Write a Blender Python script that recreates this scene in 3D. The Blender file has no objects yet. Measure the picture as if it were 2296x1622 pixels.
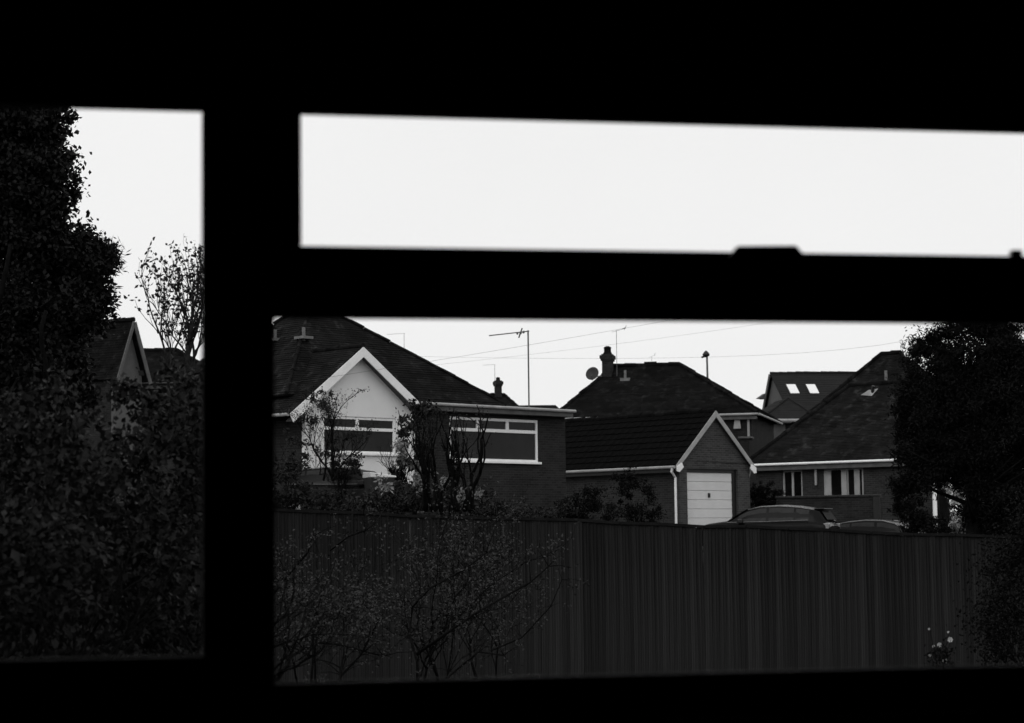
import bpy, bmesh, math, random
import numpy as np
from mathutils import Vector, Matrix
R = math.radians
PI = math.pi
random.seed(7)
scn = bpy.context.scene
col = scn.collection

# ------------------------------------------------------------------ camera
EYE = Vector((0.0, 0.0, 1.65))
FPX = 4765.0                      # focal length in pixels of a 2296 px wide picture (about 75 mm)
PITCH, ROLL = R(4.87), R(0.7)
fwd = Vector((0, math.cos(PITCH), math.sin(PITCH)))
up0 = Vector((0, -math.sin(PITCH), math.cos(PITCH)))
rt0 = Vector((1, 0, 0))
crt = rt0*math.cos(ROLL) - up0*math.sin(ROLL)
cup = up0*math.cos(ROLL) + rt0*math.sin(ROLL)
cam_d = bpy.data.cameras.new('camera')
cam = bpy.data.objects.new('camera', cam_d); col.objects.link(cam)
M = Matrix.Identity(4)
for i in range(3):
    M[i][0] = crt[i]; M[i][1] = cup[i]; M[i][2] = -fwd[i]; M[i][3] = EYE[i]
cam.matrix_world = M
cam_d.sensor_width = 36.0
cam_d.lens = 36.0*FPX/2296.0
cam_d.clip_start = 0.05; cam_d.clip_end = 6000
cam_d.dof.use_dof = True
cam_d.dof.focus_distance = 36.0
cam_d.dof.aperture_fstop = 3.7
cam_d.dof.aperture_blades = 7
scn.camera = cam

# ------------------------------------------------------------------ overcast daylight
SUN_EL, SUN_AZ = 38.0, 205.0      # compass style: light comes from behind the camera, left
w = bpy.data.worlds.new('World'); scn.world = w; w.use_nodes = True
nt = w.node_tree; nt.nodes.clear()
sky = nt.nodes.new('ShaderNodeTexSky'); sky.sky_type = 'NISHITA'; sky.sun_disc = False
sky.sun_elevation = R(SUN_EL); sky.sun_rotation = R(SUN_AZ)
sky.air_density = 1.0; sky.dust_density = 4.0; sky.ozone_density = 1.0
bw = nt.nodes.new('ShaderNodeRGBToBW')
bg = nt.nodes.new('ShaderNodeBackground'); bg.inputs['Strength'].default_value = 0.07
wo = nt.nodes.new('ShaderNodeOutputWorld')
# the overcast: an even layer of cloud, a little mottled, drawn over the clear sky
tc = nt.nodes.new('ShaderNodeTexCoord')
nz = nt.nodes.new('ShaderNodeTexNoise'); nz.inputs['Scale'].default_value = 2.2; nz.inputs['Detail'].default_value = 4
cr = nt.nodes.new('ShaderNodeMapRange'); cr.inputs['To Min'].default_value = 0.90; cr.inputs['To Max'].default_value = 1.10
ml = nt.nodes.new('ShaderNodeMath'); ml.operation = 'MULTIPLY'
mx = nt.nodes.new('ShaderNodeMix'); mx.data_type = 'FLOAT'; mx.inputs['Factor'].default_value = 0.85
CLOUD = 16.6
mx.inputs['B'].default_value = CLOUD
nt.links.new(tc.outputs['Generated'], nz.inputs['Vector'])
nt.links.new(nz.outputs['Fac'], cr.inputs['Value'])
nt.links.new(sky.outputs[0], bw.inputs[0])
nt.links.new(bw.outputs[0], mx.inputs['A'])
nt.links.new(mx.outputs['Result'], ml.inputs[0]); nt.links.new(cr.outputs[0], ml.inputs[1])
nt.links.new(ml.outputs[0], bg.inputs['Color']); nt.links.new(bg.outputs[0], wo.inputs[0])
sd = bpy.data.lights.new('sun', 'SUN'); sd.energy = 0.5; sd.angle = R(40); sd.color = (1, 1, 1)
so = bpy.data.objects.new('sun', sd); col.objects.link(so)
az = R(SUN_AZ)
sdir = Vector((math.sin(az)*math.cos(R(SUN_EL)), math.cos(az)*math.cos(R(SUN_EL)), math.sin(R(SUN_EL))))
so.rotation_euler = sdir.to_track_quat('Z', 'Y').to_euler(); so.location = (0, -20, 40)
scn.view_settings.view_transform = 'Standard'; scn.view_settings.look = 'None'
scn.view_settings.exposure = 0.0; scn.view_settings.gamma = 1.0
scn.view_settings.use_curve_mapping = False
scn.render.film_transparent = False
try:
    scn.cycles.max_bounces = 6; scn.cycles.transparent_max_bounces = 24
except Exception: pass

# ------------------------------------------------------------------ materials (the picture is black and white)
def mat(name, v, rough=0.85, amp=0.3, scale=6.0, bump=0.0, bscale=None, spec=0.3, metal=0.0, kind=None, stretch=None, detail=5):
    m = bpy.data.materials.new(name); m.use_nodes = True
    t = m.node_tree; b = t.nodes['Principled BSDF']
    b.inputs['Roughness'].default_value = rough
    b.inputs['Specular IOR Level'].default_value = spec
    b.inputs['Metallic'].default_value = metal
    tc = t.nodes.new('ShaderNodeTexCoord'); src = tc.outputs['Object']
    if stretch:
        mp = t.nodes.new('ShaderNodeMapping'); mp.inputs['Scale'].default_value = stretch
        t.links.new(src, mp.inputs[0]); vec = mp.outputs[0]
    else: vec = src
    n = t.nodes.new('ShaderNodeTexNoise'); n.inputs['Scale'].default_value = scale; n.inputs['Detail'].default_value = detail
    n.inputs['Roughness'].default_value = 0.62
    t.links.new(vec, n.inputs['Vector'])
    mr = t.nodes.new('ShaderNodeMapRange'); mr.inputs['From Min'].default_value = 0.3; mr.inputs['From Max'].default_value = 0.7
    mr.inputs['To Min'].default_value = v*(1-amp); mr.inputs['To Max'].default_value = v*(1+amp)
    t.links.new(n.outputs['Fac'], mr.inputs['Value'])
    outc = mr.outputs[0]; hgt = n.outputs['Fac']
    if kind == 'brick':
        sx = t.nodes.new('ShaderNodeSeparateXYZ'); t.links.new(src, sx.inputs[0])
        ad = t.nodes.new('ShaderNodeMath'); ad.operation = 'ADD'
        t.links.new(sx.outputs[0], ad.inputs[0]); t.links.new(sx.outputs[1], ad.inputs[1])
        cx = t.nodes.new('ShaderNodeCombineXYZ'); t.links.new(ad.outputs[0], cx.inputs[0]); t.links.new(sx.outputs[2], cx.inputs[1])
        br = t.nodes.new('ShaderNodeTexBrick'); br.inputs['Scale'].default_value = 1.0
        br.inputs['Brick Width'].default_value = 0.225; br.inputs['Row Height'].default_value = 0.075
        br.inputs['Mortar Size'].default_value = 0.01; br.inputs['Mortar Smooth'].default_value = 0.2
        br.inputs['Color1'].default_value = (.7, .7, .7, 1); br.inputs['Color2'].default_value = (1.3, 1.3, 1.3, 1)
        br.inputs['Mortar'].default_value = (1.7, 1.7, 1.7, 1)
        t.links.new(cx.outputs[0], br.inputs['Vector'])
        mm = t.nodes.new('ShaderNodeMath'); mm.operation = 'MULTIPLY'
        t.links.new(outc, mm.inputs[0]); t.links.new(br.outputs['Color'], mm.inputs[1]); outc = mm.outputs[0]
        iv = t.nodes.new('ShaderNodeMath'); iv.operation = 'SUBTRACT'; iv.inputs[0].default_value = 1.0
        t.links.new(br.outputs['Fac'], iv.inputs[1]); hgt = iv.outputs[0]
    if kind == 'tile':
        wv = t.nodes.new('ShaderNodeTexVoronoi'); wv.inputs['Scale'].default_value = 3.3
        t.links.new(src, wv.inputs['Vector'])
        m2 = t.nodes.new('ShaderNodeMapRange'); m2.inputs['To Min'].default_value = 0.72; m2.inputs['To Max'].default_value = 1.28
        sp = t.nodes.new('ShaderNodeSeparateColor'); t.links.new(wv.outputs['Color'], sp.inputs[0])
        t.links.new(sp.outputs[0], m2.inputs['Value'])
        mm = t.nodes.new('ShaderNodeMath'); mm.operation = 'MULTIPLY'
        t.links.new(outc, mm.inputs[0]); t.links.new(m2.outputs[0], mm.inputs[1])
        # lichen blotches
        n3 = t.nodes.new('ShaderNodeTexNoise'); n3.inputs['Scale'].default_value = 2.6; n3.inputs['Detail'].default_value = 7; n3.inputs['Roughness'].default_value = 0.75
        t.links.new(src, n3.inputs['Vector'])
        m3 = t.nodes.new('ShaderNodeMapRange'); m3.inputs['From Min'].default_value = 0.54; m3.inputs['From Max'].default_value = 0.66
        m3.inputs['To Min'].default_value = 1.0; m3.inputs['To Max'].default_value = 2.9
        t.links.new(n3.outputs['Fac'], m3.inputs['Value'])
        m4 = t.nodes.new('ShaderNodeMath'); m4.operation = 'MULTIPLY'
        t.links.new(mm.outputs[0], m4.inputs[0]); t.links.new(m3.outputs[0], m4.inputs[1]); outc = m4.outputs[0]
    t.links.new(outc, b.inputs['Base Color'])
    if bump:
        if bscale:
            nb = t.nodes.new('ShaderNodeTexNoise'); nb.inputs['Scale'].default_value = bscale; nb.inputs['Detail'].default_value = 4
            t.links.new(vec, nb.inputs['Vector']); hgt = nb.outputs['Fac']
        bp = t.nodes.new('ShaderNodeBump'); bp.inputs['Strength'].default_value = bump; bp.inputs['Distance'].default_value = 0.02
        t.links.new(hgt, bp.inputs['Height']); t.links.new(bp.outputs[0], b.inputs['Normal'])
    return m
def glassmat(name, refl=0.06):
    m = bpy.data.materials.new(name); m.use_nodes = True; t = m.node_tree; t.nodes.clear()
    o = t.nodes.new('ShaderNodeOutputMaterial'); tr = t.nodes.new('ShaderNodeBsdfTransparent'); tr.inputs[0].default_value = (.97, .97, .97, 1)
    g = t.nodes.new('ShaderNodeBsdfGlossy'); g.inputs['Roughness'].default_value = 0.02
    f = t.nodes.new('ShaderNodeFresnel'); f.inputs['IOR'].default_value = 1.45
    mx = t.nodes.new('ShaderNodeMixShader')
    t.links.new(f.outputs[0], mx.inputs[0]); t.links.new(tr.outputs[0], mx.inputs[1]); t.links.new(g.outputs[0], mx.inputs[2])
    t.links.new(mx.outputs[0], o.inputs[0]); return m

MT = {
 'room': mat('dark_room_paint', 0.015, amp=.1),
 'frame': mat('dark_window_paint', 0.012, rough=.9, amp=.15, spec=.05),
 'brass': mat('dark_stay_metal', 0.04, rough=.4, metal=.6, amp=.2),
 'clear': glassmat('clear_glass'),
 'roofA': mat('clay_roof_tiles', 0.0095, rough=.9, amp=.25, scale=1.2, kind='tile', spec=.02),
 'roofB': mat('dark_roof_tiles', 0.0075, rough=.9, amp=.25, scale=1.0, kind='tile', spec=.02),
 'roofC': mat('grey_roof_tiles', 0.0105, rough=.9, amp=.3, scale=1.3, kind='tile', spec=.02),
 'roofD': mat('concrete_roof_tiles', 0.0048, rough=.9, amp=.4, scale=2.0, bump=.3, bscale=30, spec=.02),
 'slate': mat('pale_slate_roof', 0.021, rough=.8, amp=.12, scale=2.0, spec=.02),
 'brickA': mat('weathered_brick', 0.019, kind='brick', bump=.6, amp=.28, scale=1.1, spec=.1),
 'brickB': mat('garage_brick', 0.045, kind='brick', bump=.6, amp=.15, scale=1.4, spec=.1),
 'brickC': mat('bungalow_brick', 0.027, kind='brick', bump=.6, amp=.2, scale=1.0, spec=.1),
 'brickD': mat('yard_wall_brick', 0.018, kind='brick', bump=.6, amp=.35, scale=1.5, spec=.1),
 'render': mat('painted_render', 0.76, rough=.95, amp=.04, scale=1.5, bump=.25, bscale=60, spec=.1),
 'white': mat('white_paint', 0.85, rough=.5, amp=.07, scale=4.0),
 'offwhite': mat('dull_white_gutter', 0.30, rough=.45, amp=.25, scale=2.2),
 'dullwood': mat('dull_fascia_board', 0.085, rough=.7, amp=.3, scale=3.0),
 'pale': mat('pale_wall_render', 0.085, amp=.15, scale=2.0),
 'door': mat('garage_door_paint', 0.62, rough=.5, amp=.05, scale=3, bump=.2, bscale=80),
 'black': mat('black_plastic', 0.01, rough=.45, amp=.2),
 'lead': mat('grey_lead', 0.14, rough=.6, amp=.3),
 'potmat': mat('dark_chimney_brick', 0.018, kind='brick', bump=.6, spec=.1),
 'metal': mat('galvanised_metal', 0.10, rough=.5, metal=.3, amp=.2),
 'dish': mat('dish_grey', 0.025, rough=.6, amp=.2),
 'pane': mat('dark_window_pane', 0.006, rough=.15, spec=.18, amp=.5, scale=.8),
 'panecurt': mat('curtained_window_pane', 0.022, rough=.35, spec=.12, amp=.25, scale=1.1),
 'skyl': mat('rooflight_glass', 0.97, rough=.02, spec=1.0, metal=1.0, amp=.02),
 'board': mat('weathered_fence_board', 0.024, rough=.95, amp=.65, scale=4.0, stretch=(3.5, 3.5, .35), bump=.5, bscale=12, spec=.05),
 'boardcap': mat('dark_fence_cap', 0.010, rough=.9, amp=.3, spec=.05),
 'bark': mat('dark_bark', 0.005, rough=.95, amp=.5, scale=9, bump=.6, spec=.05),
 'barkg': mat('grey_bark', 0.020, rough=.95, amp=.5, scale=9, bump=.6, spec=.05),
 'leafD': mat('dark_ivy_leaf', 0.006, rough=.6, amp=.7, scale=1.3, spec=.12),
 'leafC': mat('conifer_needles', 0.006, rough=.8, amp=.6, scale=1.5, spec=.05),
 'leafM': mat('shrub_leaf', 0.017, rough=.65, amp=.8, scale=2.6, spec=.1),
 'leafN': mat('painted_glint_shrub_leaf', 0.011, rough=.55, amp=.95, scale=4.5, spec=.07, detail=3),  # bright leaf glints put into the colour as strong tone noise
 'rearglass': mat('dark_rear_glass', 0.006, rough=.5, spec=.02, amp=.1),
 'leafL': mat('pale_spring_leaf', 0.17, rough=.6, amp=.6, scale=1.5, spec=.2),
 'leafS': mat('sapling_leaf', 0.022, rough=.6, amp=.6, scale=2.5, spec=.15),
 'leafB': mat('budding_leaf', 0.018, rough=.7, amp=.4, scale=2.5, spec=.1),
 'petal': mat('white_petal', 0.30, rough=.7, amp=.4, scale=2.0),
 'grass': mat('rough_grass', 0.012, amp=.6, scale=.8, bump=.5, bscale=14, spec=.05),
 'tarmac': mat('tarmac', 0.04, amp=.3, scale=2.0, bump=.3, bscale=30),
 'carpaint': mat('dark_car_paint', 0.004, rough=.2, spec=.10, amp=.1),
 'carglass': mat('tinted_car_glass', 0.024, rough=.2, spec=.08, amp=.2),
 'tyre': mat('tyre_rubber', 0.015, rough=.9, amp=.1),
 'rim': mat('alloy_rim', 0.25, rough=.35, metal=.7, amp=.1),
 'lamp': mat('lamp_lens', 0.2, rough=.15, spec=.6, amp=.1),
 'binlid': mat('pale_bin_lid', 0.60, rough=.4, amp=.08),
 'bin': mat('dark_bin_body', 0.014, rough=.5, amp=.2),
 'wire': mat('black_cable', 0.03, rough=.6, amp=.1),
 'mulch': mat('bare_soil', 0.015, amp=.5, scale=3, bump=.6, bscale=10, spec=.05),
}

# ------------------------------------------------------------------ helpers
def tag(o, label=None, cat=None, group=None, kind=None):
    if label: o['label'] = label
    if cat: o['category'] = cat
    if group: o['group'] = group
    if kind: o['kind'] = kind
    return o
def ray(px, py): return (fwd + crt*((px-1148.0)/FPX) - cup*((py-811.0)/FPX))
def at(px, py, Y):
    d = ray(px, py); return EYE + d*(Y/d.y)
class MB:
    def __init__(s): s.v = []; s.f = []
    def add(s, vs, fs):
        k = len(s.v); s.v += [tuple(p) for p in vs]; s.f += [tuple(i+k for i in f) for f in fs]; return s
    def box(s, x0, x1, y0, y1, z0, z1):
        return s.add([(x0,y0,z0),(x1,y0,z0),(x1,y1,z0),(x0,y1,z0),(x0,y0,z1),(x1,y0,z1),(x1,y1,z1),(x0,y1,z1)],
                     [(0,3,2,1),(4,5,6,7),(0,1,5,4),(1,2,6,5),(2,3,7,6),(3,0,4,7)])
    def prism(s, poly, y0, y1):      # poly in (x,z), extruded along y
        n = len(poly)
        vs = [(p[0], y0, p[1]) for p in poly] + [(p[0], y1, p[1]) for p in poly]
        return s.add(vs, [tuple(range(n)), tuple(range(2*n-1, n-1, -1))] + [(i, i+n, (i+1) % n+n, (i+1) % n) for i in range(n)])
    def poly(s, pts): return s.add(pts, [tuple(range(len(pts)))])
    def bar(s, a, b, w, h):          # rectangular bar from a to b
        a = Vector(a); b = Vector(b); d = (b-a).normalized()
        sd = d.cross(Vector((0,0,1)))
        if sd.length < 1e-4: sd = Vector((1,0,0))
        sd.normalize(); u = sd.cross(d).normalized()
        c = []
        for p in (a, b):
            for i, j in ((-1,-1),(1,-1),(1,1),(-1,1)): c.append(p + sd*(w/2*i) + u*(h/2*j))
        return s.add(c, [(0,1,2,3),(7,6,5,4),(0,4,5,1),(1,5,6,2),(2,6,7,3),(3,7,4,0)])
    def tube(s, pts, rads, n=6, cap=True):
        pts = [Vector(p) for p in pts]
        if not hasattr(rads, '__len__'): rads = [rads]*len(pts)
        k = len(s.v); ref = Vector((0.31, 0.17, 0.94))
        for i, p in enumerate(pts):
            d = (pts[min(i+1, len(pts)-1)] - pts[max(i-1, 0)]).normalized()
            a = d.cross(ref)
            if a.length < 1e-3: a = d.cross(Vector((1,0,0)))
            a.normalize(); b = d.cross(a)
            for j in range(n):
                t = 2*PI*j/n; s.v.append(tuple(p + a*(rads[i]*math.cos(t)) + b*(rads[i]*math.sin(t))))
        for i in range(len(pts)-1):
            for j in range(n):
                q = (j+1) % n; s.f.append((k+i*n+j, k+i*n+q, k+(i+1)*n+q, k+(i+1)*n+j))
        if cap:
            s.f.append(tuple(k+j for j in range(n-1, -1, -1))); e = k+(len(pts)-1)*n
            s.f.append(tuple(e+j for j in range(n)))
        return s
    def lathe(s, prof, n=16, c=(0,0,0)):   # prof: (r,z)
        k = len(s.v)
        for r, z in prof:
            for j in range(n):
                t = 2*PI*j/n; s.v.append((c[0]+r*math.cos(t), c[1]+r*math.sin(t), c[2]+z))
        for i in range(len(prof)-1):
            for j in range(n):
                q = (j+1) % n; s.f.append((k+i*n+j, k+i*n+q, k+(i+1)*n+q, k+(i+1)*n+j))
        s.f.append(tuple(k+j for j in range(n-1, -1, -1))); e = k+(len(prof)-1)*n
        s.f.append(tuple(e+j for j in range(n))); return s
    def mesh(s, name, m=None, smooth=False):
        me = bpy.data.meshes.new(name); me.from_pydata(s.v, [], s.f)
        if m: me.materials.append(m)
        if smooth:
            for p in me.polygons: p.use_smooth = True
        me.update(); return me
    def build(s, name, m, parent=None, smooth=False, bevel=0):
        o = bpy.data.objects.new(name, s.mesh(name, m, smooth)); col.objects.link(o)
        if parent: o.parent = parent
        if bevel:
            b = o.modifiers.new('bevel', 'BEVEL'); b.width = bevel; b.segments = 2; b.limit_method = 'ANGLE'
        return o
def link(name, me, parent=None, loc=(0,0,0), rot=(0,0,0)):
    o = bpy.data.objects.new(name, me); col.objects.link(o); o.location = loc; o.rotation_euler = rot
    if parent: o.parent = parent
    return o
def copy_tree(o, parent=None):
    c = o.copy(); col.objects.link(c); c.parent = parent
    for ch in list(o.children): copy_tree(ch, c)
    return c

def lerp_table(tb, x):
    if x <= tb[0][0]: return tb[0][1]
    for (a, b), (c, d) in zip(tb, tb[1:]):
        if x <= c:
            t = (x-a)/(c-a); return b + (d-b)*t
    return tb[-1][1]
TL = [(30, -0.7), (34, -0.6), (38, .5), (45, 1.45), (56, 2.3), (66, 2.45), (100, 2.8), (300, 3.2)]
TR = [(30, -0.7), (34, -0.6), (40, .1), (50, .5), (62, 1.2), (66, 1.38), (72, 1.92), (80, 2.2), (100, 2.6), (300, 3.2)]
def gz(x, y):
    t = min(1, max(0, (x/max(y, 30)*62 + 2.5)/7.0)); t = t*t*(3-2*t)
    return lerp_table(TL, y)*(1-t) + lerp_table(TR, y)*t

class Frame:
    """local frame of a building: u along its front, v away from the camera, z up; origin on the ground"""
    def __init__(s, name, px, Y, yaw, base=None, y_px=1100):
        p = at(px, y_px, Y); s.o = Vector((p.x, p.y, gz(p.x, p.y) if base is None else base)); s.yaw = R(yaw)
        s.u = Vector((math.cos(s.yaw), math.sin(s.yaw), 0)); s.w = Vector((-math.sin(s.yaw), math.cos(s.yaw), 0))
        s.e = bpy.data.objects.new(name, None); col.objects.link(s.e); s.e.location = s.o; s.e.rotation_euler = (0, 0, s.yaw)
    def hit(s, px, py, v=0.0):
        d = ray(px, py); q = EYE - (s.o + s.w*v)
        t = -q.dot(s.w)/d.dot(s.w); p = EYE + d*t - s.o
        return p.dot(s.u), p.z
    def loc(s, P):                    # world point -> local
        p = Vector(P) - s.o; return Vector((p.dot(s.u), p.dot(s.w), p.z))
def clip(poly, n, c, keep_ge=True):   # keep points with n.p >= c
    out = []
    for i, p in enumerate(poly):
        q = poly[(i+1) % len(poly)]
        a = n.dot(p)-c; b = n.dot(q)-c
        if not keep_ge: a, b = -a, -b
        if a >= 0: out.append(p)
        if (a > 0 and b < 0) or (a < 0 and b > 0): out.append(p + (q-p)*(a/(a-b)))
    return out
_rr = random.Random(9)
def tiled(mb, poly, gauge=0.12, step=0.013, thick=0.05):
    """planar roof face whose first two points are its eave: laid in real lapped courses"""
    poly = [Vector(p) for p in poly]
    e = (poly[1]-poly[0]).normalized()
    n = None
    for k in range(2, len(poly)):
        n = e.cross(poly[k]-poly[0])
        if n.length > 1e-4: break
    n.normalize()
    if n.z < 0: n = -n
    t = n.cross(e).normalized()
    if t.z < 0: t = -t
    c0 = t.dot(poly[0]); c1 = max(t.dot(p) for p in poly)
    k = 0; c = c0
    step0 = step
    while c < c1-1e-3:
        cc = min(c+gauge, c1); step = step0*_rr.uniform(.5, 1.3)
        s = clip(clip(poly, t, c), t, cc, False)
        if len(s) >= 3:
            top = [p + n*(step*(1-(t.dot(p)-c)/gauge)) for p in s]
            mb.poly(top)
            low = [p for p in s if abs(t.dot(p)-c) < 1e-4]
            if len(low) == 2: mb.poly([low[0], low[1], low[1]+n*step, low[0]+n*step])
        c = cc
    mb.poly([p - n*thick for p in reversed(poly)])
    for i, p in enumerate(poly):
        q = poly[(i+1) % len(poly)]; mb.poly([p, q, q-n*thick, p-n*thick])
    return mb
_rr = random.Random(4)
def ridge(mb, a, b, r=0.11, seg=0.45):
    a = Vector(a); b = Vector(b); L = (b-a).length; k = max(1, int(L/seg)); d = (b-a)/k
    for i in range(k):
        j = Vector((0, 0, _rr.uniform(-.018, .018))); mb.tube([a+d*i+j, a+d*(i+1.0)+j], [r*1.1, r*.93], 8)
    return mb

def window(root, u0, u1, z0, z1, v, top=None, splits=(), bar=0.07, sill=True, frame_mat='white', name='window', pm=('pane', 'panecurt'), lowsplits=()):
    """frame ring set in a wall at depth v, panes and sill as sub-parts"""
    f = MB(); a, b = v-0.03, v+0.05
    f.box(u0, u1, a, b, z1-bar, z1); f.box(u0, u1, a, b, z0, z0+bar)
    f.box(u0, u0+bar, a, b, z0+bar, z1-bar); f.box(u1-bar, u1, a, b, z0+bar, z1-bar)
    edges = [u0+bar] + [s for s in splits] + [u1-bar]
    zt = z1-top if top else None
    if zt:
        f.box(u0+bar, u1-bar, a-.002, b, zt-bar*.6, zt+bar*.6)
        for s in splits: f.box(s-bar*.75, s+bar*.75, a, b, zt+bar*.6, z1-bar)
        for s in lowsplits: f.box(s-bar*.6, s+bar*.6, a, b, z0+bar, zt-bar*.6)
    else:
        for s in splits: f.box(s-bar*.6, s+bar*.6, a, b, z0+bar, z1-bar)
    fo = f.build(name, MT[frame_mat], root, bevel=.008)
    g0 = z0+bar; g1 = (zt-bar*.6) if zt else z1-bar
    if zt:
        for i in range(len(edges)-1):
            MB().box(edges[i]+(.75*bar if i else 0), edges[i+1]-(.75*bar if i < len(edges)-2 else 0), v+.012, v+.02, zt+bar*.6, z1-bar).build('pane', MT[pm[0]], fo)
        le = [u0+bar] + list(lowsplits) + [u1-bar]
        for i in range(len(le)-1): MB().box(le[i], le[i+1], v+.012, v+.02, g0, g1).build('pane', MT[pm[1]], fo)
    else:
        for i in range(len(edges)-1): MB().box(edges[i]+.002, edges[i+1]-.002, v+.012, v+.02, g0, g1).build('pane', MT[pm[0]], fo)
    if sill: MB().box(u0-.06, u1+.06, v-.14, v-.032, z0-.05, z0+.02).build('sill', MT['white'], fo, bevel=.01)
    return fo

# wall polygon (in u,z) with rectangular holes, thickness backwards
def wall(root, u0, u1, z0, z1, v, holes=(), m='brickA', th=0.12, top=None, name='wall'):
    mb = MB(); us = sorted({u0, u1} | {h[0] for h in holes} | {h[1] for h in holes}); zs = sorted({z0, z1} | {h[2] for h in holes} | {h[3] for h in holes})
    for i in range(len(us)-1):
        run = None
        for j in range(len(zs)-1):
            cu, cz = (us[i]+us[i+1])/2, (zs[j]+zs[j+1])/2
            if any(h[0] < cu < h[1] and h[2] < cz < h[3] for h in holes): continue
            mb.box(us[i], us[i+1], v, v+th, zs[j], zs[j+1])
    if top: mb.prism(top, v, v+th)
    # weld duplicate interior faces away
    bm = bmesh.new(); me = mb.mesh(name, MT[m]); bm.from_mesh(me)
    bmesh.ops.remove_doubles(bm, verts=bm.verts, dist=1e-5)
    seen = {}; kill = []
    for f in bm.faces:
        k = tuple(sorted(x.index for x in f.verts))
        if k in seen: kill += [f, seen[k]]
        else: seen[k] = f
    bmesh.ops.delete(bm, geom=list(set(kill)), context='FACES')
    bm.to_mesh(me); bm.free()
    return link(name, me, root)

# ------------------------------------------------------------------ leaves and branches
def leaves(name, parent, blobs, n, ln, wd, m, seed=1, clump=0.35, ncl=None, shell=0.35, droop=0.0, leafstuff=True, mn=8):
    """blobs: (centre, (rx,ry,rz)); leaves gather in clumps spread through each blob"""
    rg = np.random.default_rng(seed)
    vol = np.array([b[1][0]*b[1][1]+b[1][0]*b[1][2]+b[1][1]*b[1][2] for b in blobs]); vol = vol/vol.sum()
    P = []
    for (c, r), w_ in zip(blobs, vol):
        k = max(mn, int(n*w_)); r = np.array(r)
        nc = max(4, int((ncl or n/60)*w_))
        d = rg.normal(size=(nc, 3)); d /= np.linalg.norm(d, axis=1)[:, None]
        rad = rg.uniform(shell, 1.0, nc)**0.6
        cc = d*rad[:, None]*r
        idx = rg.integers(0, nc, k)
        size = clump*rg.uniform(.4, 1.3, nc)
        pts = cc[idx] + rg.normal(size=(k, 3))*(size[idx][:, None]*np.array([.6, .6, .5]))
        P.append(pts + np.array(c))
    P = np.concatenate(P); k = len(P)
    a = rg.normal(size=(k, 3)); a[:, 2] -= droop; a /= np.linalg.norm(a, axis=1)[:, None]
    b = np.cross(a, rg.normal(size=(k, 3))); b /= np.linalg.norm(b, axis=1)[:, None]
    L = ln*rg.uniform(.6, 1.35, k)[:, None]; W = wd*rg.uniform(.6, 1.35, k)[:, None]
    nn = np.cross(a, b)
    v = np.stack([P, P + a*L*.5 + b*W*.5 + nn*W*.12, P + a*L, P + a*L*.5 - b*W*.5 + nn*W*.12], 1).reshape(-1, 3)
    me = bpy.data.meshes.new(name); me.vertices.add(4*k); me.vertices.foreach_set('co', v.astype(np.float32).ravel())
    me.loops.add(4*k); me.loops.foreach_set('vertex_index', np.arange(4*k, dtype=np.int32))
    me.polygons.add(k); me.polygons.foreach_set('loop_start', np.arange(0, 4*k, 4, dtype=np.int32))
    me.materials.append(m); me.update(calc_edges=True)
    o = link(name, me, parent)
    if leafstuff: o['kind'] = 'stuff'
    return o, P
def grow(mb, p, d, r, L, depth, rng, tips, upb=.25, spread=.7, sides=5, kids=(2, 4), shrink=.72, wig=.18, rshrink=.6):
    pts = [Vector(p)]; dd = Vector(d).normalized(); k = 5; rr = [r]
    for i in range(k):
        dd = (dd + Vector((rng.gauss(0, wig), rng.gauss(0, wig), rng.gauss(0, wig)+upb*.18))).normalized()
        pts.append(pts[-1] + dd*(L/k)); rr.append(r*(1-(1-rshrink)*(i+1)/k))
    mb.tube(pts, rr, sides, cap=True)
    if depth <= 0: tips.append((pts[-1], dd)); tips.append((pts[-3], dd)); return
    for i in range(rng.randint(*kids)):
        j = rng.randint(2, k); q = pts[j]
        nd = (dd + Vector((rng.gauss(0, spread), rng.gauss(0, spread), rng.gauss(0, spread*.6)+upb))).normalized()
        grow(mb, q, nd, rr[j]*.68, L*shrink*rng.uniform(.7, 1.15), depth-1, rng, tips, upb, spread, max(3, sides-1), kids, shrink, wig, rshrink)
    grow(mb, pts[-1], dd, rr[-1], L*shrink, depth-1, rng, tips, upb, spread, max(3, sides-1), kids, shrink, wig, rshrink)
def tree_root(name, label, cat, x, y, z=None, group=None):
    e = bpy.data.objects.new(name, None); col.objects.link(e); e.location = (x, y, gz(x, y) if z is None else z)
    return tag(e, label, cat, group)
def L3(e, P): return Vector(P) - Vector(e.location)
def blobpx(e, px, py, Y, rx, rz, ry=None):
    """ellipsoid centred where a picture point lies at distance Y; rx, rz in picture pixels"""
    s = Y/FPX; c = L3(e, at(px, py, Y)); return (tuple(c), (rx*s, ry if ry else rx*s, rz*s))

# ================================================================== THE SETTING
gv = []; gf = []
xs = [-3000, -600, -200, -100, -60] + [i*2.0 for i in range(-20, 31)] + [80, 120, 250, 700, 3000]
ys = [-200, -40, -10, 0, 8, 16, 24] + [i*1.5 for i in range(19, 62)] + [96, 104, 120, 150, 200, 300, 600, 1500, 5000]
for y in ys:
    for x in xs: gv.append((x, y, gz(x, y)))
nx = len(xs)
for j in range(len(ys)-1):
    for i in range(nx-1): gf.append((j*nx+i, j*nx+i+1, (j+1)*nx+i+1, (j+1)*nx+i))
g = MB(); g.v = gv; g.f = gf
tag(g.build('ground', MT['grass'], smooth=True), kind='structure')
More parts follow.
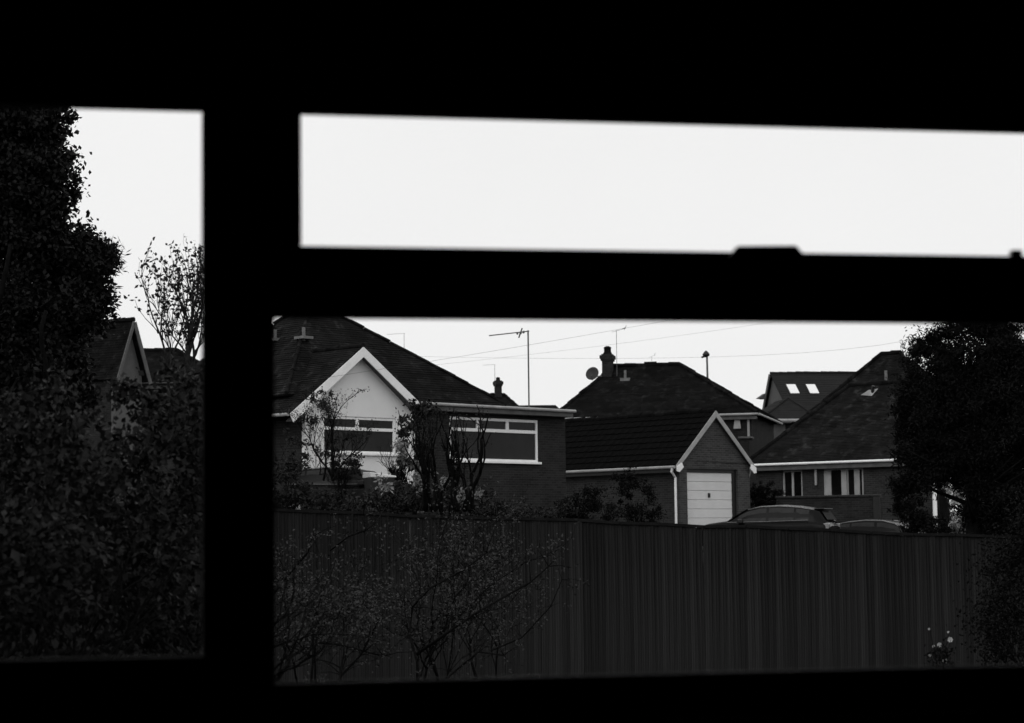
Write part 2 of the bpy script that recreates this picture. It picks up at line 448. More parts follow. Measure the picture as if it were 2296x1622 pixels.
# tarmac drive in front of the garage and the bungalow, laid 5 mm over the ground
dv = MB(); X = [2.0+i*1.0 for i in range(20)]; Yd = [46+i*1.5 for i in range(18)]
pts = [(x, y, gz(x, y)+.03) for y in Yd for x in X]
dv.v = pts; dv.f = [(j*20+i, j*20+i+1, (j+1)*20+i+1, (j+1)*20+i) for j in range(17) for i in range(19)]
tag(dv.build('driveway', MT['tarmac'], smooth=True), kind='structure')

# ------------------------------------------------------------------ the dark room and its window
W = Frame('casement_window', 1148, 5.0, 11.0, base=0.2)
tag(W.e, 'dark framed window with one tall light beside a fanlight over a wide lower light', 'window')
uL = W.hit(-330, 900)[0]; uR = W.hit(2680, 900)[0]
uA = W.hit(454, 900)[0]; uB = W.hit(616, 1100)[0]; uC = W.hit(675, 400)[0]
zT = W.hit(675, 250)[1]; zU = W.hit(675, 552)[1]; zL = W.hit(700, 711)[1]
zS = W.hit(640, 1533)[1]; zSl = W.hit(200, 1477)[1]
print('window', uL, uR, uA, uB, uC, zT, zU, zL, zS, zSl)
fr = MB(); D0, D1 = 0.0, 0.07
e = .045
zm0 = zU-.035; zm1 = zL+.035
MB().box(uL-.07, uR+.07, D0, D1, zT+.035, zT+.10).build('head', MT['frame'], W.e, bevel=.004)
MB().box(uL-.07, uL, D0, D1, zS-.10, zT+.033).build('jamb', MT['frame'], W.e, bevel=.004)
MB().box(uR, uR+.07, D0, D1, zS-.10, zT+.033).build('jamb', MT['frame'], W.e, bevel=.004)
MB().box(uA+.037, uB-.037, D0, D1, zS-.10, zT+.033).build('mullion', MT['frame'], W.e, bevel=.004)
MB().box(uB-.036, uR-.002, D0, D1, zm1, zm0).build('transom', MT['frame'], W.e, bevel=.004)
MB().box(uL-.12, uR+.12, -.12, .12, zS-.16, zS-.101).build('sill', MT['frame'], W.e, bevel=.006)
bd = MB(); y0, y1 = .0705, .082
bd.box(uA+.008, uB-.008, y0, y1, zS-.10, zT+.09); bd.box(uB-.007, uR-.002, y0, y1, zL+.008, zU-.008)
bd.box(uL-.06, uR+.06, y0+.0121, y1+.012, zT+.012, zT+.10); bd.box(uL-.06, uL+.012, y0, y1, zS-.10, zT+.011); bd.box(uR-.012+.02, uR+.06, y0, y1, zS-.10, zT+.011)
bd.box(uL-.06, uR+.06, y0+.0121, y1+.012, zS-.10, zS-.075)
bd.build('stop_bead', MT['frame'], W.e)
def sash(u0, u1, z0, z1, l, r, b, t, fw='frame'):
    s = MB(); a, c = -.012, .05
    s.box(u0, u1, a, c, z1-t, z1); s.box(u0, u1, a, c, z0, z0+b)
    s.box(u0, u0+l, a, c, z0+b, z1-t); s.box(u1-r, u1, a, c, z0+b, z1-t)
    o = s.build('sash', MT[fw], W.e, bevel=.006)
    MB().box(u0+l+.001, u1-r-.001, .02, .024, z0+b+.001, z1-t-.001).build('pane', MT['clear'], o)
    return o
sash(uL+.002, uA+.035, zS-.10, zT+.033, .035, .035, zSl-(zS-.10), .033)
sash(uB-.034, uR-.004, zS-.10, zm1-.002, .034, .035, .10, zm1-.002-zL)
sash(uB-.034, uR-.004, zm0+.002, zT+.033, uC-(uB-.034), .035, zU-zm0-.002, .033)
# stay on the transom: a bridge shaped catch and, further right, its pin
pp = [W.hit(x, y, -.02) for x, y in ((1628, 580), (1652, 553), (1782, 552), (1806, 580))]
st = MB().prism(pp, -.035, -.012).build('stay_catch', MT['brass'], W.e, bevel=.004)
q0 = W.hit(2265, 590, -.02); q1 = W.hit(2288, 562, -.02)
MB().box(q0[0], q1[0], -.035, -.012, q0[1], q1[1]).build('stay_pin', MT['brass'], W.e, bevel=.004)
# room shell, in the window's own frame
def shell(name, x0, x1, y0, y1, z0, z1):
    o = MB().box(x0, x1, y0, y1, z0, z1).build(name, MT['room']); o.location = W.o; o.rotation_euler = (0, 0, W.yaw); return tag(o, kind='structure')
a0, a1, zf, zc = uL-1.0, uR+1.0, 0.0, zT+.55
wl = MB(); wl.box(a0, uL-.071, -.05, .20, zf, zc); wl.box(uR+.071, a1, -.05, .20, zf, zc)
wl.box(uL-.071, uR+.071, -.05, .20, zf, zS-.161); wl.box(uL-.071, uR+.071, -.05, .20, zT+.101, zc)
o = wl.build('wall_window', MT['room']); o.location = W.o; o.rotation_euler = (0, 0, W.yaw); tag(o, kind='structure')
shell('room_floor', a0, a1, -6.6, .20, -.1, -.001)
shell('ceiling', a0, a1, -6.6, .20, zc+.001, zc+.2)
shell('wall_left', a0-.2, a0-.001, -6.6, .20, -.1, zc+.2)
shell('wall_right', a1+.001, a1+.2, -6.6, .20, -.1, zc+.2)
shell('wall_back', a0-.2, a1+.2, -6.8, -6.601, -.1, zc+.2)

# ------------------------------------------------------------------ HOUSE WITH THE PALE GABLE
H1 = Frame('gabled_bungalow', 690, 60.0, 45.0)
tag(H1.e, 'low brick house with a pale rendered gable, white bargeboards and a big dark hipped roof', 'house')
e = H1.e
Dm = 6.4
VG = -0.7                       # gable front
ap = H1.hit(815, 777, VG-.3); gl = H1.hit(650, 926, VG-.3); gr = H1.hit(946, 907, VG-.3)
print('gable', ap, gl, gr)
cor = H1.hit(1268, 1000, 0.0); fasT = H1.hit(1200, 914, -.35)
uW = cor[0]; zE = fasT[1]
print('wing corner', cor, 'fascia z', zE)
gwl = H1.hit(684, 960, VG)[0]; gwr = H1.hit(930, 960, VG)[0]
def vz(u):                     # verge height at u
    return ap[1] - (ap[0]-u)*(ap[1]-gl[1])/(ap[0]-gl[0]) if u < ap[0] else ap[1] - (u-ap[0])*(ap[1]-gr[1])/(gr[0]-ap[0])
# gable wall with window
w0 = H1.hit(724, 1000, VG)[0]; w1 = H1.hit(888, 1000, VG)[0]; wz1 = H1.hit(800, 935, VG)[1]; wz0 = H1.hit(880, 1020, VG)[1]
wt = H1.hit(880, 940, VG)[1]-H1.hit(880, 962, VG)[1]
zt_ = min(vz(gwl), vz(gwr))-.16
wall(e, gwl, gwr, -.6, zt_, VG, [(w0, w1, wz0, wz1)], 'render', .14,
     top=[(gwl, zt_), (gwr, zt_), (gwr, vz(gwr)-.12), (ap[0], ap[1]-.12), (gwl, vz(gwl)-.12)], name='gable_wall')
ws = H1.hit(803, 950, VG)[0]
window(e, w0+.003, w1-.003, wz0+.003, wz1-.003, VG+.06, top=wt+.06, splits=(ws,), bar=.075)
# brick sides of the gable bay
MB().box(gwl+.001, gwl+.13, VG+.142, Dm-.3, -.6, vz(gwl)-.15).build('side_wall', MT['brickA'], e)
MB().box(gwr-.13, gwr-.001, VG+.142, 2, -.6, vz(gwr)-.15).build('side_wall', MT['brickA'], e)
# bay roof: two slopes running back
rb = MB(); DG = 4.2; VF = VG-.28
tiled(rb, [(gl[0], DG, gl[1]), (gl[0], VF, gl[1]), (ap[0], VF, ap[1]), (ap[0], DG, ap[1])], .11)
tiled(rb, [(gr[0], VF, gr[1]), (gr[0], DG, gr[1]), (ap[0], DG, ap[1]), (ap[0], VF, ap[1])], .11)
ridge(rb, (ap[0], VF, ap[1]+.03), (ap[0], 2.6, ap[1]+.03), .07)
rb.build('bay_roof', MT['roofA'], e)
# bargeboards, white, 0.26 deep, mitred at the apex
bw_ = .225
bb = MB().prism([(gl[0], gl[1]-.03), (ap[0], ap[1]-.02), (ap[0], ap[1]-.02-bw_*1.25), (gl[0]+.12, gl[1]-.03-bw_*1.0)], VF-.035, VF-.002)
bb.build('bargeboard', MT['white'], e)
MB().prism([(ap[0]+.003, ap[1]-.02), (gr[0], gr[1]-.02), (gr[0]-.10, gr[1]-.02-bw_*.95), (ap[0]+.003, ap[1]-.02-bw_*1.25)], VF-.035, VF-.002).build('bargeboard', MT['white'], e)
# soffits behind the boards
MB().prism([(gl[0]+.1, gl[1]-.20), (ap[0], ap[1]-.16), (ap[0], ap[1]-.19), (gl[0]+.12, gl[1]-.23)], VF, VG).build('soffit', MT['dullwood'], e)
MB().prism([(ap[0]+.003, ap[1]-.16), (gr[0]-.08, gr[1]-.20), (gr[0]-.10, gr[1]-.23), (ap[0]+.003, ap[1]-.19)], VF, VG).build('soffit', MT['dullwood'], e)
gt = MB().tube([(gl[0]-.03, VF+.02, gl[1]-.04), (gl[0]-.03, DG, gl[1]-.04)], .05, 8).build('gutter', MT['offwhite'], e)
# main block with its big hipped roof
R_ = H1.hit(1128, 909, -.1); top = (698, 676)
Wm = R_[0]
av = 3.1; au, azh = H1.hit(top[0], top[1], av)
print('main', R_, 'apex', au, azh)
zr = R_[1]-.02
mr = MB(); eL = gl[0]-.0; apex0 = (au, av, azh); apex1 = (au-.5, av+.8, azh)
eL = gwl-.3
tiled(mr, [(eL, -.25, zr), (Wm, -.25, zr), apex0], .11)
tiled(mr, [(Wm, -.25, zr), (Wm, Dm, zr), (au, av+.02, azh), apex0], .11)
tiled(mr, [(eL, Dm, zr), (eL, -.25, zr), apex0, (au, av+.02, azh)], .11)
tiled(mr, [(Wm, Dm, zr), (eL, Dm, zr), (au, av+.02, azh)], .11)
mr.build('main_roof', MT['roofA'], e)
hr = MB()
for c in ((Wm, -.25, zr+.03), (Wm, Dm, zr+.03), (eL, Dm, zr+.03), (eL, -.25, zr+.03)):
    ridge(hr, c, (au, av+(.02 if c[1] > 1 else 0), azh+.04), .05)

hr.build('hip_tiles', MT['roofA'], e)
MB().box(gwl+.14, Wm-.3, 3.0, Dm-.3, -.6, zr-.02).build('wall', MT['brickA'], e)
# brick wing with its flat roof
n0 = H1.hit(1008, 990, 0)[0]; n1 = H1.hit(1207, 990, 0)[0]; nz1 = H1.hit(1170, 941, 0)[1]; nz0 = H1.hit(1190, 1038, 0)[1]
wall(e, gwr+.002, uW, -.9, zE-.22, 0, [(n0, n1, nz0, nz1)], 'brickA', .14, name='wing_wall')
window(e, n0+.003, n1-.003, nz0+.003, nz1-.003, .05, top=H1.hit(1190, 943, 0)[1]-H1.hit(1190, 968, 0)[1]+.03, splits=(H1.hit(1073, 955, 0)[0], H1.hit(1139, 955, 0)[0]), bar=.085)
MB().box(uW-.14, uW-.001, .142, 4.5, -.9, zE-.22).build('side_wall', MT['brickA'], e)
uF = H1.hit(1288, 920, -.35)[0]
MB().box(gr[0]-.12, uF-.03, -.30, 4.6, zE-.07, zE-.02).build('flat_roof', MT['roofB'], e)
MB().box(gr[0]-.12, uF-.04, -.33, -.301, zE-.24, zE-.05).build('fascia', MT['dullwood'], e)
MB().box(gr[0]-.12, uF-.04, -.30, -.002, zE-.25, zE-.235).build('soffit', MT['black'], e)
MB().tube([(gr[0]-.05, -.39, zE-.05), (uF, -.39, zE-.06)], .05, 8).build('gutter', MT['offwhite'], e)
MB().tube([(gr[0]+.25, -.38, zE-.1), (gr[0]+.25, -.05, zE-.45), (gr[0]+.25, -.05, .2)], .035, 8).build('downpipe', MT['offwhite'], e)
MB().tube([(gr[0]+.45, -.05, zE-.15), (gr[0]+.45, -.05, zE-.62)], .045, 8).build('downpipe', MT['white'], e)
# soil vents on the roof, each with a flashing
for vx, vy, vv in ((681, 757, 2.4), (617, 762, 4.6)):
    # find where the sight line meets the left roof plane
    P0 = Vector((eL, -.25, zr)); P1 = Vector((eL, Dm, zr)); P2 = Vector(apex0)
    nrm = (P1-P0).cross(P2-P0).normalized(); o_ = H1.loc(EYE); d_ = ray(vx, vy); dl = Vector((d_.dot(H1.u), d_.dot(H1.w), d_.z))
    hp = o_ + dl*((P0-o_).dot(nrm)/dl.dot(nrm))
    v_ = MB().tube([hp-Vector((0, 0, .1)), hp+Vector((0, 0, .30))], .055, 8).build('vent_pipe', MT['lead'], e)
    MB().box(hp.x-.2, hp.x+.2, hp.y-.2, hp.y+.2, hp.z-.05, hp.z+.03).build('flashing', MT['lead'], v_)

# ------------------------------------------------------------------ GARAGE
G = Frame('brick_garage', 1517, 72.0, 42.0, y_px=1150)
tag(G.e, 'small brick garage with a steep tiled roof, white verge and pale up-and-over door', 'garage')
e = G.e
ga = G.hit(1604, 923, -.12); g0 = G.hit(1516, 1043, -.12); g1 = G.hit(1692, 1048, -.12)
print('garage', ga, g0, g1, 'ground', G.o)
wu0 = G.hit(1523, 1080, 0)[0]; wu1 = G.hit(1681, 1080, 0)[0]
d0 = G.hit(1541, 1100, 0)[0]; d1 = G.hit(1655, 1100, 0)[0]; dz = G.hit(1590, 1052, 0)[1]
ze = min(g0[1], g1[1])
um = ga[0]
def gzv(u): return ga[1]-(abs(u-um))*(ga[1]-ze)/((g1[0]-g0[0])/2)
wall(e, wu0, wu1, -.5, gzv(wu0)-.07, 0, [(d0, d1, -.5, dz)], 'brickB', .22,
     top=[(wu0, gzv(wu0)-.07), (wu1, gzv(wu1)-.07), (um, ga[1]-.07)], name='front_wall')
# visible long side: length from where the roof meets the house corner in the picture
o_ = G.loc(EYE)
def side_hit(px, py, u):
    d_ = ray(px, py); dl = Vector((d_.dot(G.u), d_.dot(G.w), d_.z)); t = (u-o_.x)/dl.x; q = o_ + dl*t; return q.y, q.z
LG = side_hit(1262, 1036, g0[0])[0]
print('garage length', LG)
LG = min(max(LG, 4.5), 9)+2.2
MB().box(wu0+.001, wu0+.2, .222, LG+.6, -.5, gzv(wu0)-.08).build('side_wall', MT['brickC'], e)
MB().box(wu1-.2, wu1-.001, .222, LG+.6, -.5, gzv(wu1)-.08).build('side_wall', MT['brickC'], e)
MB().box(wu0+.201, wu1-.201, LG+.4, LG+.59, -.5, gzv(wu0)-.08).build('rear_wall', MT['brickB'], e)
# near slope: single interlocking tiles laid in courses; far slope in one
sl = Vector((um-g0[0], 0, ga[1]-ze)); SL = sl.length; sd_ = sl.normalized(); sn = Vector((-sd_.z, 0, sd_.x))
tw, tg = .36, SL/9
tme = MB()
# one tile: flat pan with a roll at one side
prof = [(0, .0), (.06, .028), (.12, .0), (.24, .0), (.30, .028), (tw-.003, .0)]
for (a, ha), (b, hb) in zip(prof, prof[1:]):
    tme.poly([(a, 0, ha+.045), (b, 0, hb+.045), (b, tg+.05, hb+.008), (a, tg+.05, ha+.008)])
    tme.poly([(a, 0, 0), (b, 0, 0), (b, 0, hb+.045), (a, 0, ha+.045)])
tmesh = tme.mesh('roof_tile', MT['roofD'])
rm = Matrix(((0, sd_.x, sn.x), (1, 0, 0), (0, sd_.z, sn.z))).to_4x4()
nt_ = int((LG+.6)/tw)+1
rng = random.Random(3)
for c in range(9):
    for k in range(nt_):
        t_ = bpy.data.objects.new('roof_tile', tmesh); col.objects.link(t_); t_.parent = e
        p = Vector((g0[0], -.12, ze)) + sd_*(tg*c) + Vector((0, tw*k, 0)) + sn*(rng.uniform(0, .012))
        mm_ = rm.copy(); mm_.translation = p; t_.matrix_local = mm_
rf = MB()
tiled(rf, [(g1[0], -.12, ze), (g1[0], nt_*tw-.12, ze), (um, nt_*tw-.12, ga[1]), (um, -.12, ga[1])], .3)
rf.poly([(g0[0], -.12, ze-.01), (g0[0], nt_*tw-.12, ze-.01), (um, nt_*tw-.12, ga[1]-.01), (um, -.12, ga[1]-.01)])
rf.build('far_roof_slope', MT['roofD'], e)
k_ = 14
for i in range(k_):
    a = -.12+(nt_*tw)*i/k_; ridge(MB(), (um, a, ga[1]+.04), (um, a+(nt_*tw)/k_-.01, ga[1]+.04), .10, 9).build('ridge_tile', MT['roofB'], e)
vb = .15
MB().prism([(g0[0]-.02, ze+.01), (um, ga[1]+.03), (um, ga[1]+.03-vb*1.5), (g0[0]+.12, ze-.05), (g0[0]-.02, ze-.16)], -.16, -.125).build('bargeboard', MT['offwhite'], e)
MB().prism([(um+.002, ga[1]+.03), (g1[0]+.02, ze+.01), (g1[0]+.02, ze-.16), (g1[0]-.12, ze-.05), (um+.002, ga[1]+.03-vb*1.5)], -.16, -.125).build('bargeboard', MT['offwhite'], e)
MB().prism([(g0[0]-.02, ze-.02), (g0[0]+.22, ze+.1), (g0[0]+.30, ze-.05), (g0[0]+.1, ze-.22), (g0[0]-.02, ze-.20)], -.19, -.161).build('kneeler', MT['white'], e)
MB().prism([(g1[0]+.02, ze-.02), (g1[0]-.22, ze+.1), (g1[0]-.30, ze-.05), (g1[0]-.1, ze-.22), (g1[0]+.02, ze-.20)], -.19, -.161).build('kneeler', MT['white'], e)
MB().tube([(g0[0]-.06, -.1, ze-.05), (g0[0]-.06, LG+.5, ze-.05)], .055, 8).build('gutter', MT['offwhite'], e)
MB().box(g0[0]+.005, g0[0]+.03, -.12, LG+.5, ze-.22, ze-.06).build('fascia', MT['black'], e)
MB().tube([(g0[0]-.06, -.0, ze-.08), (g0[0]-.05, .05, ze-.2), (wu0-.06, .12, ze-.4), (wu0-.06, .12, -.3)], .045, 8).build('downpipe', MT['white'], e)
MB().tube([(g1[0]+.03, .1, ze-.1), (wu1+.06, .12, ze-.4), (wu1+.06, .12, ze-1.0)], .04, 8).build('downpipe', MT['offwhite'], e)
# door: five broad panels, a frame blackened for the lintel's shadow line, and a handle
fd = MB(); fd.box(d0+.002, d0+.05, .10, .16, -.5, dz-.002); fd.box(d1-.17, d1-.002, .10, .16, -.5, dz-.002); fd.box(d0+.051, d1-.171, .10, .16, dz-.12, dz-.002)
fd.build('shade_dark_door_frame', MT['black'], e)
ddo = MB().box(d0+.052, d1-.172, .165, .18, -.45, dz-.122).build('garage_door', MT['door'], e)
ph = (dz-.122+.45)/8
for i in range(8):
    z0_ = -.45+ph*i
    MB().box(d0+.054, d1-.174, .14, .164, z0_+.009, z0_+ph-.009).build('door_panel', MT['door'], ddo, bevel=.008)
hp = G.hit(1590, 1110, .12)
MB().box(hp[0]-.05, hp[0]+.05, .10, .139, hp[1]-.09, hp[1]+.06).build('handle', MT['black'], ddo, bevel=.012)

# ------------------------------------------------------------------ generic hipped house
def hip_house(F, u0, u1, ze, r0, r1, vr, zr_, D, rmat, wmat, ov=.3, gauge=.11, gut='offwhite'):
    """eave u0..u1 at v=0; ridge r0..r1 at v=vr"""
    m_ = MB()
    tiled(m_, [(u0, 0, ze), (u1, 0, ze), (r1, vr, zr_), (r0, vr, zr_)], gauge)
    tiled(m_, [(u1, 0, ze), (u1, D, ze), (r1, vr, zr_)], gauge)
    tiled(m_, [(u0, D, ze), (u0, 0, ze), (r0, vr, zr_)], gauge)
    tiled(m_, [(u1, D, ze), (u0, D, ze), (r0, vr, zr_), (r1, vr, zr_)], gauge)
    ro = m_.build('roof', MT[rmat], F.e)
    h_ = MB()
    for c, r in (((u0, 0), r0), ((u1, 0), r1), ((u0, D), r0), ((u1, D), r1)): ridge(h_, (c[0], c[1], ze+.03), (r, vr, zr_+.03), .085)
    ridge(h_, (r0, vr, zr_+.04), (r1, vr, zr_+.04), .1)
    h_.build('hip_tiles', MT[rmat], ro)
    MB().box(u0+ov, u1-ov, ov, D-ov, -.6, ze-.04).build('wall', MT[wmat], F.e)
    gm = MB()
    gm.tube([(u0-.03, -.05, ze-.03), (u1+.03, -.05, ze-.03)], .055, 8)
    gm.tube([(u0-.05, 0, ze-.03), (u0-.05, D, ze-.03)], .055, 8); gm.tube([(u1+.05, 0, ze-.03), (u1+.05, D, ze-.03)], .055, 8)
    gm.build('gutter', MT[gut], F.e)
    MB().box(u0+.02, u1-.02, .02, .045, ze-.24, ze-.06).build('fascia', MT['dullwood'], F.e)
    MB().box(u0+.03, u1-.03, .046, ov-.002, ze-.24, ze-.22).build('soffit', MT['dullwood'], F.e)
    return ro
def chimney(root, x, y, z0, z1, w_, d_, pots=1, potr=.13, poth=.3, m='potmat', cap=True):
    c = MB().box(x-w_/2, x+w_/2, y-d_/2, y+d_/2, z0, z1)
    c.box(x-w_/2-.05, x+w_/2+.05, y-d_/2-.05, y+d_/2+.05, z1+.001, z1+.09)
    c.box(x-w_/2-.09, x+w_/2+.09, y-d_/2-.09, y+d_/2+.09, z1+.091, z1+.26)
    c.box(x-w_/2-.02, x+w_/2+.02, y-d_/2-.02, y+d_/2+.02, z1+.261, z1+.32)
    co = c.build('chimney', MT[m], root)
    for i in range(pots):
        px = x + (i-(pots-1)/2)*potr*2.6
        MB().lathe([(potr*1.1, 0), (potr*1.1, poth*.2), (potr*.9, poth*.3), (potr*.85, poth*.8), (potr*1.0, poth*.86), (potr*.75, poth*1.0), (potr*.3, poth*1.1)], 14, (px, y, z1+.30)).build('chimney_pot', MT['roofA'], co, smooth=True)
    return co

# HOUSE 2: dark hipped roof with chimney, behind the garage
H2 = Frame('hipped_house', 1250, 94.0, -14.0)
tag(H2.e, 'house behind the garage, broad dark hipped roof with squat chimney on its left hip', 'house')
e = H2.e
a_ = H2.hit(1236, 925); b_ = H2.hit(1698, 927); r0_ = H2.hit(1376, 822, 4.2); r1_ = H2.hit(1524, 819, 4.2)
print('H2', a_, b_, r0_, r1_, H2.o)
ro = hip_house(H2, a_[0], b_[0], b_[1], r0_[0], r1_[0], 4.2, (r0_[1]+r1_[1])/2, 8.4, 'roofB', 'brickD')
cu, cz = H2.hit(1363, 840, 3.6); ct = H2.hit(1363, 808, 3.6)[1]
chimney(e, cu, 3.6, cz-.6, ct-.05, .42, .6, 1, .19, .36)
# worn ridge: one raised tile run
MB().bar((H2.hit(1445, 820, 4.2)[0], 4.2, (r0_[1]+r1_[1])/2+.14), (H2.hit(1472, 820, 4.2)[0], 4.2, (r0_[1]+r1_[1])/2+.14), .2, .07).build('raised_ridge_tile', MT['roofB'], ro)
def on_front(F, px, py, ze, vr, zr_):
    o_ = F.loc(EYE); d_ = ray(px, py); dl = Vector((d_.dot(F.u), d_.dot(F.w), d_.z)); n_ = Vector((0, -(zr_-ze), vr)).normalized()
    return o_ + dl*((Vector((0, 0, ze))-o_).dot(n_)/dl.dot(n_))
hp = on_front(H2, 1402, 851, b_[1], 4.2, r0_[1])
v_ = MB().tube([hp-Vector((0, 0, .1)), hp+Vector((0, 0, .42))], .06, 8).build('vent_pipe', MT['lead'], e)
MB().box(hp.x-.22, hp.x+.22, hp.y-.12, hp.y+.12, hp.z-.08, hp.z+.06).build('flashing', MT['lead'], v_)
for px in (1678,):
    u_, z_ = H2.hit(px, 950, .2); MB().tube([(u_, .22, b_[1]-.2), (u_, .22, b_[1]-1.2)], .06, 8).build('downpipe', MT['offwhite'], e)
uu = H2.hit(1653, 950, .2)
MB().prism([(uu[0]-.16, uu[1]-.22), (uu[0]+.16, uu[1]-.22), (uu[0]+.11, uu[1]+.2), (uu[0], uu[1]+.27), (uu[0]-.11, uu[1]+.2)], .15, .2).build('alarm_box', MT['offwhite'], e)
z3 = H2.hit(1690, 980, .1)[1]
MB().box(H2.hit(1660, 980, .1)[0], b_[0]-.2, -.6, .28, z3-.08, z3).build('porch_edge', MT['dullwood'], e)
MB().box(H2.hit(1664, 980, .1)[0], b_[0]-.3, -.5, .28, -.4, z3-.09).build('porch_wall', MT['brickD'], e)

# SATELLITE DISH
p = at(1328, 838, 92.5); sdh = bpy.data.objects.new('satellite_dish', None); col.objects.link(sdh); sdh.location = p
tag(sdh, 'round grey satellite dish fixed on the left hip beside the squat chimney', 'satellite dish')
dsh = MB().lathe([(.02, -.08), (.14, -.068), (.23, -.04), (.30, 0), (.305, .01), (.23, -.024), (.14, -.052), (.01, -.064)], 22).build('reflector', MT['dish'], sdh, smooth=True)
dsh.rotation_euler = (R(72), 0, R(-25))
MB().tube([(0, .05, -.05), (.15, .12, -.12), (.42, .35, -.10)], .03, 6).build('bracket', MT['metal'], sdh)
MB().tube([(.0, -.05, -.3), (-.05, -.42, -.12)], .015, 6).build('feed_arm', MT['metal'], sdh)

# HOUSE 3: bungalow on the right
H3 = Frame('brick_bungalow', 1690, 84.0, -36.0)
tag(H3.e, 'brick bungalow right of the garage with a long white gutter and large weathered hipped roofs', 'bungalow')
e = H3.e
a_ = H3.hit(1668, 1046); ze3 = H3.hit(1850, 1036)[1]
uR3 = H3.hit(2130, 1027)[0]; vr3 = 4.5
r0_ = H3.hit(1905, 866, vr3); r1_ = H3.hit(2090, 845, vr3)
print('H3', a_, ze3, r0_, r1_, uR3, H3.o)
m_ = MB(); zr3 = r0_[1]; D3 = 9
hip_l = (a_[0], 0, ze3)
tiled(m_, [hip_l, (uR3, 0, ze3), (uR3-1.0, vr3, zr3), (r0_[0], vr3, zr3)], .11)
tiled(m_, [(a_[0], D3, ze3), hip_l, (r0_[0], vr3, zr3)], .11)
tiled(m_, [(uR3, D3, ze3), (a_[0], D3, ze3), (r0_[0], vr3, zr3), (uR3-1.0, vr3, zr3)], .11)
tiled(m_, [(uR3, 0, ze3), (uR3, D3, ze3), (uR3-1.0, vr3, zr3)], .11)
ro3 = m_.build('roof', MT['roofC'], e)
h_ = MB(); ridge(h_, (a_[0], 0, ze3+.03), (r0_[0], vr3, zr3+.03), .09); ridge(h_, (r0_[0], vr3, zr3+.03), (uR3-1, vr3, zr3+.03), .1)
ridge(h_, (a_[0], D3, ze3+.03), (r0_[0], vr3, zr3+.03), .09); h_.build('hip_tiles', MT['roofB'], ro3)
ulo = a_[0]+.35
win_a = (H3.hit(1754, 1080, .3)[0], H3.hit(1799, 1080, .3)[0]); win_b = (H3.hit(1846, 1080, .3)[0], H3.hit(1936, 1080, .3)[0])
zt3 = H3.hit(1850, 1052, .3)[1]
wall(e, ulo, uR3-.3, -.6, ze3-.05, .3, [(win_a[0], win_a[1], .5, zt3), (win_b[0], win_b[1], .05, zt3)], 'brickC', .2)
MB().box(ulo, ulo+.2, .502, D3-.3, -.6, ze3-.05).build('side_wall', MT['brickC'], e)
window(e, win_a[0]+.003, win_a[1]-.003, .5, zt3-.003, .38, splits=(H3.hit(1776, 1080, .3)[0],), bar=.075, pm=('pane', 'pane'), frame_mat='offwhite')
def pz(px): return H3.hit(px, 1080, .3)[0]
zb3 = .053
for p0, p1, glass in ((1846, 1897, ((1862, 1885),)), (1898.5, 1936, ((1900.5, 1914), (1926, 1931.5)))):
    q = MB(); U0, U1 = pz(p0)+.003, pz(p1)-.003; xs_ = [U0]
    for g0_, g1_ in glass: q.box(xs_[-1], pz(g0_), .35, .43, zb3, zt3-.06); xs_.append(pz(g1_))
    q.box(xs_[-1], U1, .35, .43, zb3, zt3-.06); q.box(U0, U1, .36, .43, zt3-.0598, zt3-.003)
    do = q.build('patio_door', MT['offwhite'], e)
    for g0_, g1_ in glass: MB().box(pz(g0_)+.001, pz(g1_)-.001, .39, .40, zb3, zt3-.061).build('pane', MT['pane'], do)
MB().tube([(pz(1832), .2, zt3+.1), (pz(1832), .2, zt3-.62)], .05, 8).build('outdoor_lamp', MT['offwhite'], e)
MB().tube([(a_[0]+.3, -.05, ze3-.03), (H3.hit(2012, 1030)[0], -.05, ze3-.03)], .05, 8).build('gutter', MT['white'], e)
MB().box(a_[0]+.02, uR3, .02, .045, ze3-.26, ze3-.07).build('fascia', MT['dullwood'], e)
MB().box(a_[0]+.03, uR3, .046, .299, ze3-.26, ze3-.24).build('soffit', MT['dullwood'], e)
# taller roof behind
t0 = H3.hit(1976, 795, 8.0); t1 = H3.hit(2020, 795, 8.0); tl = H3.hit(1690, 1000, 4.2); tr = H3.hit(2260, 925, 4.2)
m_ = MB(); zb = ze3+.2; ta = H3.hit(1690, 1010, 4.0)[0]; tb = t1[0]+(t0[0]-ta)*1.15
tiled(m_, [(ta, 3.6, zb), (tb, 3.6, zb), (t1[0], 8, t0[1]), (t0[0], 8, t0[1])], .11)
tiled(m_, [(ta, 12.4, zb), (ta, 3.6, zb), (t0[0], 8, t0[1])], .11)
tiled(m_, [(tb, 3.6, zb), (tb, 12.4, zb), (t1[0], 8, t0[1])], .11)
tiled(m_, [(tb, 12.4, zb), (ta, 12.4, zb), (t0[0], 8, t0[1]), (t1[0], 8, t0[1])], .11)
tro = m_.build('tall_roof', MT['roofC'], e)
h_ = MB(); ridge(h_, (ta, 3.6, zb+.03), (t0[0], 8, t0[1]+.03), .09); ridge(h_, (tb, 3.6, zb+.03), (t1[0], 8, t0[1]+.03), .09); ridge(h_, (t0[0], 8, t0[1]+.03), (t1[0], 8, t0[1]+.03), .1)
h_.build('hip_tiles', MT['roofB'], tro)
hp = on_front(H3, 1955, 884, ze3, vr3, zr3)
v_ = MB().tube([hp, hp+Vector((.1, -.05, .32))], .07, 8).build('vent_pipe', MT['black'], e)
